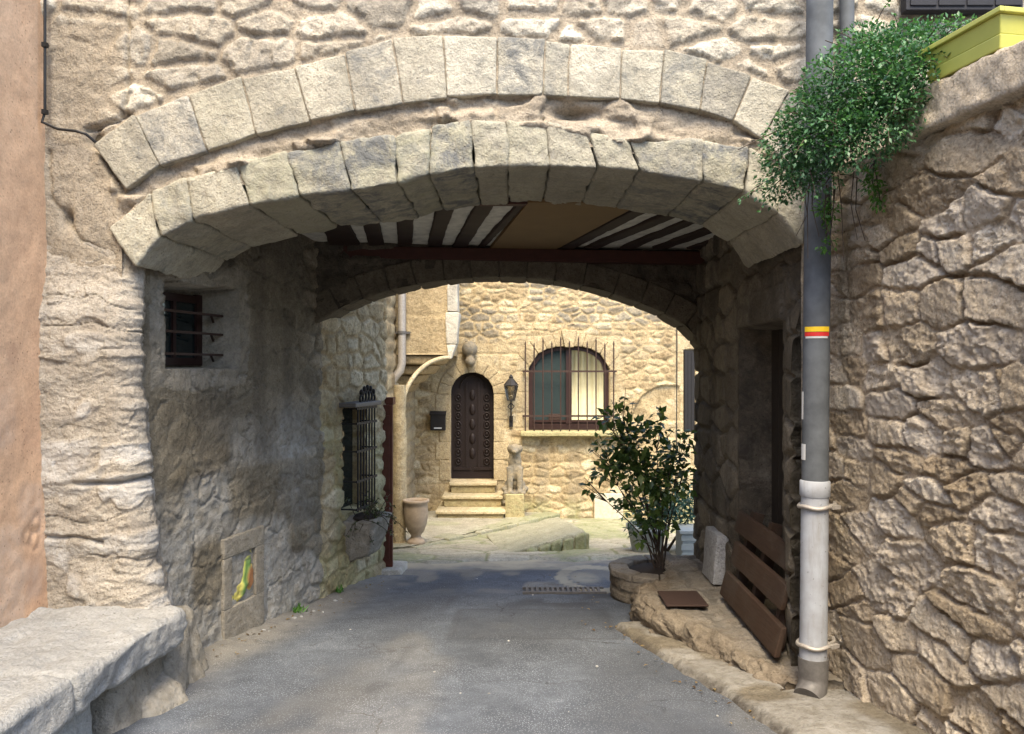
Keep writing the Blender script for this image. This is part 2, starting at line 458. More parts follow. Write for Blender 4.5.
M['moss'] = stone_mat('mossy_paving', (.36, .33, .24), [(.0, (.34, .31, .23)), (.5, (.43, .395, .30)), (1., (.5, .46, .36))], alt=(.17, .21, .055), stain=(.14, .15, .07), stain_amt=.5, fine=.6)
M['plaster'] = stone_mat('pink_ochre_plaster', (.62, .41, .26), [(.0, (.58, .365, .225)), (.5, (.66, .435, .275)), (1., (.72, .50, .33))], alt=(.50, .43, .37), stain=(.42, .25, .165), stain_amt=.45, vary=.2, pit=.15, bs=.25, grain=.3)

def flat(name, c, rough=.5, metal=0.0, var=.25, sc=30, bump=.1, spec=.4, c2=None):
    t = NT(name); n = t.noise(sc, 5, .6)
    c2 = c2 or tuple(x * (1 - var) for x in c)
    col = t.mix(t.ramp(n, [(.35, 0.), (.65, 1.)]), c2, c)
    return t.out(col, rough, t.bump(n, bump, .004), metal, spec)
M['pipe_grey'] = flat('grey_painted_pipe', (.115, .124, .132), .7, var=.35, sc=9, spec=.2)
t = NT('dirty_white_cast_iron'); n = t.noise(7, 6, .6); n5 = t.noise(48, 5, .7); n6 = t.noise(3, 5, .7, 0, t.map((6, 6, .8)))
c = t.mix(t.ramp(n, [(.35, 0.), (.65, 1.)]), (.27, .275, .285), (.35, .37, .40))
c = t.mix(t.ramp(n6, [(.5, 0.), (.7, .5)]), c, (.20, .185, .16))
c = t.mix(t.ramp(n5, [(.64, 0.), (.68, .85)]), c, (.07, .05, .035))
M['pipe_white'] = t.out(c, .6, t.bump(n5, .15, .004), spec=.25)
M['iron'] = flat('cast_iron', (.15, .14, .13), .6, .2, sc=40, bump=.3)
M['clamp'] = flat('galvanised_clamp', (.42, .38, .33), .5, .3, sc=40)
M['black'] = flat('black_iron', (.022, .02, .02), .55, .3, sc=50)
M['rust'] = flat('rusted_iron_bar', (.055, .03, .022), .7, .2, sc=60, bump=.3)
M['cable'] = flat('black_cable', (.012, .012, .013), .5)
M['lime'] = flat('lime_yellow_plastic', (.42, .42, .09), .42, var=.08, sc=12, bump=.02, spec=.5)
M['soil'] = flat('dark_soil', (.03, .02, .013), 1., sc=60, bump=.8)
M['redwood'] = flat('oxblood_painted_wood', (.12, .035, .02), .5, sc=14, bump=.1)
M['doorwood'] = flat('dark_carved_oak', (.012, .005, .004), .6, sc=22, bump=.25)
M['winwood'] = flat('red_brown_window_wood', (.035, .014, .011), .5)
M['glass'] = flat('dark_window_glass', (.015, .022, .022), .06, sc=3, bump=0.01, spec=.5)
M['curtain'] = flat('cream_curtain', (.52, .47, .29), .9, sc=12, var=.1)
M['curtain_dark'] = flat('teal_grey_curtain', (.022, .036, .036), .9, sc=12, var=.1)
M['panel'] = flat('pale_grey_panel', (.34, .32, .28), .8, sc=14)
M['terra'] = flat('pale_terracotta', (.42, .32, .22), .85, var=.25, sc=18, bump=.2)
M['white_stone'] = flat('pale_stone_block', (.56, .50, .38), .9, sc=24, bump=.3)
M['boxes'] = flat('white_plastic', (.34, .37, .36), .5, var=.08)
M['darkdoor'] = flat('old_brown_door', (.035, .026, .018), .8, sc=24, bump=.3)
M['yellow'] = flat('yellow_paint', (.85, .55, .02), .6, var=.1)
M['red'] = flat('red_paint', (.62, .03, .025), .6, var=.1)
M['sticker'] = flat('white_sticker', (.6, .6, .58), .6, var=.1)
M['joist'] = flat('dark_brown_joist', (.032, .017, .011), .75, sc=26, bump=.3)
M['infill'] = flat('limewashed_infill', (.62, .60, .52), .95, var=.3, sc=13, bump=.3)
M['board'] = flat('ochre_ceiling_board', (.17, .105, .042), .8, sc=5, var=.12)
M['beam'] = flat('red_brown_beam', (.06, .018, .011), .7, sc=18, bump=.2)
M['bark'] = flat('shrub_bark', (.07, .05, .035), .9, sc=50, bump=.4)
M['plankwood'] = None
t = NT('weathered_brown_plank'); R, G, B, A = t.st()
n = t.noise(9, 6, .6, .4, t.map((9, .7, 9)))
M['plankwood'] = t.out(t.mix(t.ramp(t.noise(3, 5, .7), [(.45, 0.), (.62, .5)]), t.mix(R, t.mix(n, (.018, .010, .006), (.055, .028, .015)), t.mix(n, (.03, .017, .010), (.085, .048, .028))), (.075, .06, .045)), .75, t.bump(n, .4, .006))

def leaf_mat(name, stops, rough=.42, spec=.45):
    t = NT(name); R, G, B, A = t.st()
    col = t.ramp(R, stops); m = t.out(col, rough, None, 0, spec)
    tr = t.n('ShaderNodeBsdfTranslucent'); t.l(t.mix(1.0, col, (1.0, 1.25, .55), 'MULTIPLY'), tr.inputs['Color'])
    mx = t.n('ShaderNodeMixShader'); mx.inputs[0].default_value = .3
    t.l(t.b.outputs[0], mx.inputs[1]); t.l(tr.outputs[0], mx.inputs[2])
    t.l(mx.outputs[0], t.t.nodes['Material Output'].inputs['Surface'])
    return m
M['leaf_vine'] = leaf_mat('small_blue_green_leaf', [(0, (.02, .06, .028)), (.45, (.05, .13, .055)), (.8, (.095, .215, .09)), (1, (.22, .34, .17))])
M['leaf_shrub'] = leaf_mat('glossy_dark_leaf', [(0, (.03, .06, .018)), (.5, (.085, .14, .035)), (.85, (.18, .24, .06)), (1, (.30, .33, .10))], .4)
M['leaf_blue'] = leaf_mat('blue_green_leaf', [(0, (.02, .05, .04)), (.6, (.045, .10, .08)), (1, (.09, .16, .12))])
M['leaf_bright'] = leaf_mat('bright_fern_leaf', [(0, (.05, .13, .02)), (.6, (.09, .22, .035)), (1, (.15, .30, .06))])
M['leaf_dry'] = leaf_mat('dull_olive_leaf', [(0, (.03, .04, .015)), (.6, (.07, .085, .03)), (1, (.16, .14, .07))])

# asphalt road
t = NT('worn_asphalt'); R, G, B, A = t.st()
n1 = t.noise(1.1, 6, .6, .4); n2 = t.noise(260, 3, .7); n3 = t.noise(7, 7, .65, .3)
v = t.vor(95)
c = t.ramp(n3, [(.25, (.072, .082, .098)), (.55, (.105, .118, .139)), (.8, (.152, .167, .19))])
c = t.mix(.9, c, t.ramp(n1, [(.3, .62), (.7, 1.2)]), 'MULTIPLY')
chips = t.math('MULTIPLY', t.ramp(v, [(.12, 1.), (.36, 0.)]), t.ramp(t.noise(2.1, 5, .7), [(.35, .25), (.65, 1.)]))
c = t.mix(chips, c, (.37, .395, .435))
c = t.mix(.8, c, t.ramp(n2, [(.32, .45), (.62, 1.2)]), 'MULTIPLY')
vc = t.n('ShaderNodeTexVoronoi'); vc.feature = 'DISTANCE_TO_EDGE'; vc.inputs['Scale'].default_value = .9
dn_ = t.n('ShaderNodeTexNoise'); dn_.inputs['Scale'].default_value = 3.5; dn_.inputs['Detail'].default_value = 6
t.l(t.co, dn_.inputs['Vector']); va = t.n('ShaderNodeVectorMath'); va.operation = 'MULTIPLY_ADD'; va.inputs[1].default_value = (.5, .5, .5)
t.l(dn_.outputs['Color'], va.inputs[0]); t.l(t.co, va.inputs[2]); t.l(va.outputs[0], vc.inputs['Vector'])
crk = t.math('MULTIPLY', t.ramp(vc.outputs['Distance'], [(.0, 1.), (.008, 0.)]), t.ramp(n1, [(.45, 0.), (.6, .9)]))
c = t.mix(crk, c, (.03, .03, .032))
c = t.mix(t.math('MULTIPLY', R, t.ramp(n3, [(.25, .5), (.5, 1.)])), c, (.44, .375, .26))
c = t.mix(t.math('MULTIPLY', B, t.ramp(n3, [(.35, .2), (.6, 1.)])), c, (.22, .23, .085))
c = t.mix(t.math('MULTIPLY', A, t.ramp(n3, [(.3, .4), (.6, 1.)])), c, (.04, .04, .042))
nb = t.bump(t.ramp(v, [(.0, 1.), (.5, 0.)]), .55, .006); nb = t.bump(n3, .3, .02, nb)
M['road'] = t.out(c, .85, nb, spec=.3)

# ------------------------------------------------------------------ ground and road
def road():
    ys = np.concatenate([[-400, -60, -12, -4, 0, 1], np.arange(1.6, 6, .025), np.arange(6, 14, .05), [15, 18, 30, 100, 400]])
    xs = np.concatenate([[-400, -60, -12, -6, -4], np.arange(-3, 3, .03), [4, 6, 12, 60, 400]])
    X, Y = np.meshgrid(xs, ys, indexing='ij')
    Z = gz(np.clip(Y, -10, 14.5))
    inn = (np.abs(X) < 3.2) & (Y > 1) & (Y < 14)
    bump = .008 * fbm(X * 1.3, Y * 1.3, 5, 4) + .004 * fbm(X * 7, Y * 7, 6, 3)
    # crumbling debris along the left wall and the sunken run of the trench patch
    wl = -1.93 + .23 * (Y - 4.87)
    left = sst(.28, .02, X - wl) * (Y > 3.4) * (Y < 7.6)
    Z = Z + np.where(inn, bump + .03 * left * (.4 + .6 * vn(X * 9, Y * 9, 3)), 0)
    n = fbm(X * 2.2, Y * 2.2, 9, 4)
    pale = np.zeros_like(X)
    far = sst(7.7, 8.6, Y + .5 * n - .25 * X) * (Y < 40)
    pale = np.maximum(pale, far)
    pale = np.maximum(pale, .8 * np.exp(-(((X - .68) / .16) ** 2 + ((Y - 7.6) / .35) ** 2) ** 2))
    pale = np.maximum(pale, .85 * (np.abs(np.hypot((X - .78) / .36, (Y - 7.55) / .75) - .85) < .16))
    pale = np.maximum(pale, .35 * left * sst(.3, .7, vn(X * 14, Y * 14, 8)))
    pale = np.maximum(pale, .35 * sst(.55, .75, vn(X * 5, Y * 3.2, 31)) * sst(6.6, 7.4, Y))
    pale = np.maximum(pale, .10 * sst(.15, .5, fbm(X * 1.6, Y * .9, 77, 3)) * (Y < 6))
    moss = sst(8.6, 9.1, Y + .4 * n) * sst(10.6, 9.6, Y) * sst(-.3, .3, fbm(X * 1.7, Y * 1.7, 12, 3) + .35)
    moss = np.maximum(moss, .8 * sst(.45, .0, np.abs(Y - (9.4 + 1.72 * (X + 1.27)) )) * (Y > 9))
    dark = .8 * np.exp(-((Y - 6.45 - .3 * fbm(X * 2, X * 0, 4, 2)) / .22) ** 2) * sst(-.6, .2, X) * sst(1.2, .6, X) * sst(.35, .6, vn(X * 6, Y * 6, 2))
    dark = np.maximum(dark, .5 * np.exp(-((X + .75 - .1 * (Y - 4)) / .05) ** 2) * sst(.45, .7, vn(X * 8, Y * 5, 20)))
    moss = moss * .55
    patch = sst(.02, .0, np.maximum(np.abs(X - .15 - .03 * fbm(Y * 2, X * 2, 3, 3)) - .55, np.abs(Y - 5.7 + .03 * fbm(X * 3, Y * 3, 4, 3)) - .45))
    seam = np.exp(-(np.abs(np.maximum(np.abs(X - .15) - .55, np.abs(Y - 5.7) - .45)) / .03) ** 2)
    dark = np.maximum(dark, np.maximum(.35 * patch, .6 * seam))
    dark = np.maximum(dark, .35 * np.exp(-((X + .95 - .12 * (Y - 4) + .1 * fbm(Y * .8, Y * 0, 9, 2)) / .2) ** 2) * (Y < 8))
    dark = np.maximum(dark, .4 * sst(.5, .75, vn(X * .9 + 4, Y * .7, 66)) * (Y < 8))
    pale = np.maximum(pale, .30 * sst(.5, .1, X - wl) * (Y > 3) * (Y < 7.6))
    wdw = inn.astype(float)
    P = np.stack([X, Y, Z], -1); N = np.zeros_like(P); N[..., 2] = 1
    o = surf('road', P, N, np.zeros_like(X), M['road'], st=attr(pale * wdw, wdw, moss * wdw, dark * wdw), thick=0)
    tag(o, kind='structure')
road()

def sheet(name, poly_grid, mat, parent=None, amp=.006, tone=None, b=None, thick=.1, seed=0, kind=None):
    P = poly_grid
    N = np.zeros_like(P); N[..., 2] = 1
    H = amp * fbm(P[..., 0] * 4, P[..., 1] * 4, seed, 4) + amp * .5 * fbm(P[..., 0] * 15, P[..., 1] * 15, seed + 2, 3)
    R = .5 + .4 * fbm(P[..., 0] * 1.5, P[..., 1] * 1.5, seed + 5, 3) if tone is None else tone
    B = np.zeros_like(R) if b is None else b
    return surf(name, P, N, H, mat, parent, attr(R, np.ones_like(R), B), thick)

def quadgrid(c00, c10, c01, c11, nu, nv):
    u = np.linspace(0, 1, nu)[:, None, None]; v = np.linspace(0, 1, nv)[None, :, None]
    c = [np.array(q, float) for q in (c00, c10, c01, c11)]
    return (c[0] * (1 - u) + c[1] * u) * (1 - v) + (c[2] * (1 - u) + c[3] * u) * v

# stone gutter strip on the right (structure, like a pavement)
def gutter():
    n, m = 120, 24
    y = np.linspace(2.0, 5.55, n)
    xl = np.interp(y, [2.0, 3.55, 4.0, 5.0, 5.55], [1.38, 1.14, 1.06, .80, .68]) + .02 * fbm(y * 4, y * 0, 3, 3)
    xr = np.interp(y, [2.0, 4.1, 5.55], [2.3, 1.75, 1.3])
    v = np.linspace(0, 1, m) ** 1.8
    X = xl[:, None] * (1 - v) + xr[:, None] * v; Y = np.repeat(y[:, None], m, 1)
    Z = gz(Y) - .015 + .05 * sst(0, .12, v) + .02 * v
    joint = np.minimum(np.abs(((Y + .3) % .62) - .31) * -1 + .31, .05) / .05
    P = np.stack([X, Y, Z], -1); N = np.zeros_like(P); N[..., 2] = 1
    H = .012 * fbm(X * 5, Y * 5, 7, 4) - .012 * (1 - joint)
    R = .5 + .5 * fbm(X * 3, Y * 3, 22, 3)
    tag(surf('kerb', P, N, H, M['passage'], None, attr(R * .5 + .1, joint, .7 * sst(.3, .6, vn(X * 4, Y * 4, 9)), .35 + .65 * sst(.14, .03, np.repeat(v[None, :], n, 0) + .06 * fbm(Y * 3, X * 3, 4, 3))), .12), kind='structure')
gutter()

# ------------------------------------------------------------------ the arched house
D0 = 4.2
LO_O = [(108, 226), (150, 190), (187, 178), (237, 164), (286, 151), (338, 139), (394, 134), (430, 126), (471, 119), (506, 120), (547, 122), (587, 131), (628, 141), (704, 141), (749, 146), (783, 172), (806, 206)]
LO_I = [(136, 268), (160, 238), (192, 221), (250, 206), (300, 197), (352, 191), (398, 183), (429, 175), (474, 168), (508, 166), (550, 166), (598, 168), (641, 172), (703, 182), (745, 193), (778, 214), (803, 246)]
UP_O = [(93, 144), (134, 113), (188, 93), (241, 75), (294, 65), (345, 52), (392, 38), (443, 35), (497, 37), (545, 40), (570, 44), (622, 48), (664, 49), (707, 60), (752, 74), (790, 88), (818, 112)]
UP_I = [(126, 190), (160, 165), (207, 151), (256, 134), (310, 121), (355, 111), (403, 103), (447, 97), (497, 95), (543, 95), (568, 97), (620, 99), (660, 103), (700, 110), (733, 121), (762, 139), (790, 165)]

house = thing('arched_house', 'stone house spanning the lane on a low double ringed arch', 'house', (0, 4.6, 0))

def facade():
    step = .011
    xs = np.arange(-2.52, 2.95, step); zs = np.arange(-.25, 3.80, step)
    X, Z = np.meshgrid(xs, zs, indexing='ij')
    pr, R, R2, T, D = rubble_field(X, Z, 11, (.10, .20), (.24, .60), .016, .014, 1.9, .018, .14, .006)
    px = 512 + X * F / D0; py = 367 - (Z - CZ) * F / D0
    upo = np.array(UP_O, float); upi = np.array(UP_I, float); loo = np.array(LO_O, float); loi = np.array(LO_I, float)
    yuo = np.interp(px, upo[:, 0], upo[:, 1]); ylo = np.interp(px, loo[:, 0], loo[:, 1]); yui = np.interp(px, upi[:, 0], upi[:, 1])
    yli = np.interp(px, loi[:, 0], loi[:, 1])
    above = py < yuo - 3
    strength = np.where(above, 1.0, .25)
    plast = sst(150, 95, px + 14 * fbm(X * 3, Z * 3, 4, 3)) * sst(10, 30, py)   # rough rendering on the left shoulder
    strength = strength * (1 - .85 * plast)
    keepst = vn(R * 91, R2 * 57, 3)          # some stones hide under mortar
    mask = pr * np.where(keepst > .12, 1, .3) * strength
    H = .018 * mask + .006 * T * pr * strength * 3 + .008 * fbm(X * 14, Z * 14, 2, 5, .6) + .010 * fbm(X * 2, Z * 2, 8, 3)
    H += .012 * mask * facet(X, Z, 16, 31) + .006 * plast * facet(X, Z, 7, 35)
    # deep weathered band between the two rings
    band = (py > yui) & (py < ylo + 4) & (px > 120) & (px < 800)
    H = np.where(band, -.012 + .024 * fbm(X * 10, Z * 18, 6, 5) + .03 * sst(.52, .64, vn(X * 5 + 1.5 * fbm(X * 4, Z * 4, 2, 2), Z * 11, 15)), H)
    rag = sst(14, 2, np.abs(py - ylo)) * (px > 140) * (px < 790)
    H = H + .045 * rag * sst(.42, .62, vn(X * 5, Z * 9, 91) + .25 * fbm(X * 16, Z * 16, 92, 3))
    H = H - .09 * np.exp(-(((px - 575) / 22) ** 2 + ((py - 110 - 3) / 6) ** 2))
    H = H - .07 * np.exp(-(((px - 94) / 7) ** 2 + ((py - 138) / 9) ** 2)) - .06 * np.exp(-(((px - 66) / 5) ** 2 + ((py - 218) / 9) ** 2))
    under = (py < np.interp(px, upi[:, 0], upi[:, 1]) + 1) & (py > yuo + 4) & (px > 110)
    H = np.where(under, .019 + .004 * fbm(X * 20, Z * 20, 7, 3), H)
    und2 = (py > ylo + 5) & (px > 125) & (px < 800)
    H = np.where(und2 & ~(rag > .05), .022 + .006 * fbm(X * 20, Z * 20, 8, 3), H)
    # cracks
    def crack(pts, w, dep):
        d = np.full(px.shape, 1e9)
        wx = px + 3 * fbm(X * 12, Z * 12, 40, 3); wy = py + 3 * fbm(X * 12, Z * 12, 41, 3)
        for (x0, y0), (x1, y1) in zip(pts[:-1], pts[1:]):
            L2 = (x1 - x0) ** 2 + (y1 - y0) ** 2; tt = np.clip(((wx - x0) * (x1 - x0) + (wy - y0) * (y1 - y0)) / L2, 0, 1)
            d = np.minimum(d, np.hypot(wx - x0 - tt * (x1 - x0), wy - y0 - tt * (y1 - y0)))
        return dep * np.exp(-(d / w) ** 2)
    H -= crack([(127, -10), (129, 60), (126, 105), (120, 118)], 1.6, .03)
    H -= crack([(85, 128), (118, 122), (128, 115)], 2.2, .04) + crack([(93, 144), (122, 190)], 2.5, .05)
    H -= crack([(48, 150), (52, 200), (80, 240), (112, 256)], 1.8, .02)
    R = np.clip((R * .8 + .3) * (1 - plast) + plast * (.45 + .3 * fbm(X * 2, Z * 2, 3, 3)), 0, 1)
    lich = (R2 > .9) * mask * .7 * (px < 520)
    G = sst(.18, .5, mask)
    grime = .0 * X
    grime = np.maximum(grime, .55 * sst(30, 0, np.abs(px - 265)) * sst(26, 0, np.abs(py - 66)) + .6 * lich)
    Pm = np.stack([X, np.full_like(X, D0), Z], -1); N = np.zeros_like(Pm); N[..., 1] = -1
    # keep everything but the opening
    xc = (px[:-1, :-1] + px[1:, 1:]) / 2; yc = (py[:-1, :-1] + py[1:, 1:]) / 2
    ymid = np.interp(xc, loi[:, 0], .5 * (loi[:, 1] + loo[:, 1]))
    keep = ~((xc > 122) & (xc < 800) & (yc > ymid)) & ~((yc > 225) & (xc > 122) & (xc < 800))
    surf('facade', Pm, N, H, M['facade'], house, attr(R, G, np.zeros_like(R), np.clip(grime, 0, 1)), .35, keep)
facade()

def ring(name, O, I, d0, d1, mat, res, amp, r, bias, green, seed):
    mb = MB(); rng = np.random.default_rng(seed)
    for k in range(len(O) - 1):
        g = .0026 if name == 'relieving_arch' else .0012
        dj = d0 - rng.uniform(0, .012)
        def P(p, d):   # front outline kept when moved to the block's own plane
            q = at(p[0], p[1], D0 - .03); return np.array([q[0], d, q[2]])
        o0, o1, i0, i1 = [np.array(p, float) for p in (O[k], O[k + 1], I[k], I[k + 1])]
        def shr(a_, b_): return a_ + (b_ - a_) * min(.3, g / (np.linalg.norm(b_ - a_) * D0 / F))
        oa, ob = shr(o0, o1), shr(o1, o0); ia, ib = shr(i0, i1), shr(i1, i0)
        jo = rng.uniform(-1.5, 3); oa[1] += jo; ob[1] += jo
        j2 = rng.uniform(-.8, .8); ia[1] += j2; ib[1] += j2
        b = green * rng.uniform(.2, 1)
        C = [P(ia, dj), P(ib, dj), P(ia, d1), P(ib, d1), P(oa, dj), P(ob, dj), P(oa, d1), P(ob, d1)]
        mb.rock(C, res, r, amp, 8, seed + k, tone=np.clip(bias + rng.normal(0, .26 if name == 'relieving_arch' else .12), 0, 1), b=b, a=(rng.uniform(.5, 1.) if rng.random() < .5 else .15))
    return mb.build(name, mat, house)
ring('relieving_arch', UP_O, UP_I, D0 - .026, D0 + .15, M['ring'], .014, .007, .010, .52, .25, 100)
ring('arch_ring', LO_O, LO_I, D0 - .03, D0 + .93, M['ring'], .016, .018, .018, .36, .75, 200)

def pillar():
    n, m = 190, 340
    z = np.linspace(-.1, 2.40, m)
    xr = np.interp(z, [-.1, .35, .6, 1.0, 1.5, 2.05, 2.2, 2.4], [-1.77, -1.79, -1.83, -1.87, -1.91, -1.94, -1.95, -1.93])
    xl = np.interp(z, [-.1, .4, 2.4], [-2.40, -2.42, -2.46])
    s = np.linspace(0, 1, n)
    X = np.zeros((n, m)); Y = np.zeros((n, m)); NX = np.zeros((n, m)); NY = np.zeros((n, m))
    rad = .13
    for j in range(m):
        W = xr[j] - xl[j] - rad; q = rad * math.pi / 2; back = .5
        L = (W + q + back) * s
        a_ = np.clip((L - W) / rad, 0, math.pi / 2); ex = np.clip(L - W - q, 0, None)
        X[:, j] = xl[j] - .035 + np.minimum(L, W) + rad * np.sin(a_) - .42 * ex; Y[:, j] = 4.11 + rad * (1 - np.cos(a_)) + ex + .10 * sst(1.75, 2.33, z[j])
        NX[:, j] = np.sin(a_); NY[:, j] = -np.cos(a_)
    Zg = np.repeat(z[None, :], n, 0)
    wob = fbm(X * 2.5, Zg * 2.5, 3, 3)
    st_ = fbm(X * 1.5, Zg * 9 + .9 * wob, 21, 3)
    layer = vn(X * .9 + 3 * wob, Zg * 11 + 1.2 * wob, 27)
    top = sst(2.0, 2.2, Zg)
    H = (.012 * st_ + .008 * (sst(.42, .54, layer) - .5)) * (1 - .8 * top) + .006 * facet(X, Zg * 2.2, 9, 71) + .007 * fbm(X * 10, Zg * 22, 5, 5, .6) + .005 * fbm(X * 30, Zg * 60, 6, 3)
    ck = np.abs(fbm(X * 1.3, Zg * 8 + wob, 55, 4)); ckm = sst(.05, .0, ck) * sst(.35, .6, vn(X * 3, Zg * 6, 56)) * (1 - top)
    H -= .014 * ckm
    H -= .05 * np.exp(-(((Zg - 1.08 - .12 * (X + 2.1) - .02 * wob) / .012) ** 2)) * sst(-2.3, -2.15, X)
    H -= .03 * np.exp(-(((Zg - .78 + .1 * (X + 2.1) - .03 * wob) / .012) ** 2)) * (X < -2.1)
    H += .02 * sst(.75, .3, Zg)
    H = H - .06 * sst(.06, .0, Y * 0 + (Zg - 2.38) * -1)
    P = np.stack([X, Y, Zg], -1); N = np.stack([NX, NY, NX * 0], -1)
    B = sst(.35, .75, layer + .35 * fbm(X * 3, Zg * 5, 33, 3)) * sst(2.1, 1.6, Zg) * .6
    surf('pillar', P, N, H, M['wash'], house, attr(.5 + .45 * fbm(X * 2, Zg * 6, 8, 3), np.ones_like(X), np.clip(B, 0, 1), .35 * sst(.6, .8, vn(X * 7, Zg * 12, 51)) + .5 * ckm), .4)
pillar()

# upper storey over the passage, and the two flanks beside the arch
mb = MB(); mb.box(-2.5, 2.9, 4.56, 6.95, 2.82, 3.78)
mb.build('upper_storey', M['facade'], house)
mb = MB(); mb.box(1.95, 2.9, 4.56, 6.9, -.6, 2.80); mb.build('side_wall', M['facade'], house)

def far_arch():
    pts = [(300, 345), (316, 322), (345, 306), (370, 296), (400, 288), (428, 282), (455, 279), (485, 277), (515, 277), (545, 279), (575, 284), (605, 291), (635, 301), (662, 312), (684, 325), (700, 341), (716, 362)]
    pts = np.array(pts, float)
    q = np.linspace(0, len(pts) - 1, 140); px = np.interp(q, range(len(pts)), pts[:, 0]); py = np.interp(q, range(len(pts)), pts[:, 1])
    d = 6.42 + (px - 316) / 384 * .40
    x = (px - 512) * d / F; z = CZ + (367 - py) * d / F
    # tunnel-side face
    n, m = len(q), 26
    v = np.linspace(0, 1, m)[None, :]
    X = np.repeat(x[:, None], m, 1); Z = z[:, None] * (1 - v) + 2.83 * v
    Y = np.repeat(d[:, None], m, 1)
    pr, R, R2, T = stones(X, Z, 61, (.10, .2), (.15, .4), .03, .012, .03, .04, .2)
    P = np.stack([X, Y, Z], -1); N = np.zeros_like(P); N[..., 1] = -1
    surf('far_arch', P, N, .025 * pr + .01 * fbm(X * 9, Z * 9, 3, 4), M['passage'], house, attr(R * .3, pr, R * 0, R * 0 + .9), .06, np.ones((n - 1, m - 1), bool))  # face darkened in colour to imitate deep passage shade
    # vaulting stones of the far arch: joined ring under that face
    mb = MB()
    ks = np.linspace(0, len(q) - 1, 18).astype(int)
    for a_, b_ in zip(ks[:-1], ks[1:]):
        def c(i, yy, up):
            j = np.array([x[i], 0, z[i]]); tn = np.array([x[min(i + 2, n - 1)] - x[max(i - 2, 0)], 0, z[min(i + 2, n - 1)] - z[max(i - 2, 0)]]); tn /= np.linalg.norm(tn)
            nn = np.array([-tn[2], 0, tn[0]]); w = j + nn * up; w[1] = d[i] + yy; return w
        mb.rock([c(a_, -.03, 0), c(b_, -.03, 0), c(a_, .42, 0), c(b_, .42, 0), c(a_, -.03, .2), c(b_, -.03, .2), c(a_, .42, .2), c(b_, .42, .2)], .05, .02, .012, 9, int(a_) + 300, tone=.25, a=.5)
    mb.build('far_arch_ring', M['passage'], house)
    mb = MB(); mb.prism([(x[i], d[i] + .4, z[i] + .12) for i in range(0, n, 6)] + [(x[-1], d[-1] + .4, 3.77), (x[0], d[0] + .4, 3.77)], (0, .05, 0))
    mb.build('rear_wall', M['warm'], house)
far_arch()

def ceiling():
    def onplane(px, py):
        s_ = (367 - py) / F; d = 1.325 / (s_ + .055); return np.array([(px - 512) * d / F, d])
    zt = lambda y: 2.995 - .055 * y
    mb = MB()
    ya, yb = 4.9, 6.75
    P = quadgrid((-2.2, ya, zt(ya) + .035), (2.1, ya, zt(ya) + .035), (-2.2, yb, zt(yb) + .035), (2.1, yb, zt(yb) + .035), 60, 30)
    N = np.zeros_like(P); N[..., 2] = -1
    ce = surf('ceiling', P, N, .01 * fbm(P[..., 0] * 7, P[..., 1] * 7, 4, 4), M['infill'], house, None, .05)
    lines = [((325, 205), (336, 245)), ((339, 227), (351, 245)), ((368, 217), (376, 245)), ((405, 210), (405, 245)), ((446, 208), (435, 246)), ((485, 208), (461, 247)), ((521, 208), (483, 248)),
             ((648, 210), (568, 250)), ((679, 215), (590, 251)), ((703, 220), (616, 255)), ((738, 223), (651, 254)), ((762, 231), (683, 254))]
    rng = np.random.default_rng(5)
    for k, (a_, b_) in enumerate(lines):
        A = onplane(*a_); B = onplane(*b_); dr = (B - A) / (B[1] - A[1])
        p0 = A + dr * (4.95 - A[1]); p1 = A + dr * (6.62 - A[1])
        w = .115 + .02 * rng.random() if k != 6 else .06
        z0, z1 = zt(4.95), zt(6.62)
        m_ = MB()
        n_ = 14
        C = []
        for zz in (.012, .06):
            for (p, z_) in ((p0, z0), (p1, z1)):
                for s_ in (-1, 1): C.append((p[0] + s_ * w / 2, p[1], z_ + zz))
        m_.rock(C, .06, .012, .010, 7, 400 + k, tone=.3)
        m_.build('joist', M['joist'], ce)
    # plain boarded panel between the two fans
    A0 = onplane(528, 208); A1 = onplane(490, 250); B0 = onplane(640, 208); B1 = onplane(556, 250)
    m_ = MB(); m_.prism([(A0[0], A0[1] - .15, zt(A0[1]) + .004), (B0[0], B0[1] - .15, zt(B0[1]) + .004), (B1[0], B1[1], zt(B1[1]) + .004), (A1[0], A1[1], zt(A1[1]) + .004)], (0, 0, .03))
    m_.build('panel', M['board'], ce)
    m_ = MB(); m_.bar((-1.6, 6.50, 2.60), (1.6, 6.72, 2.58), .14, .10, tone=.5); bevel(m_.build('beam', M['beam'], ce), .006)
    m_ = MB(); m_.bar((-2.0, 5.14, 2.755), (1.9, 5.14, 2.755), .07, .09, tone=.5); m_.build('beam', M['beam'], ce)
ceiling()

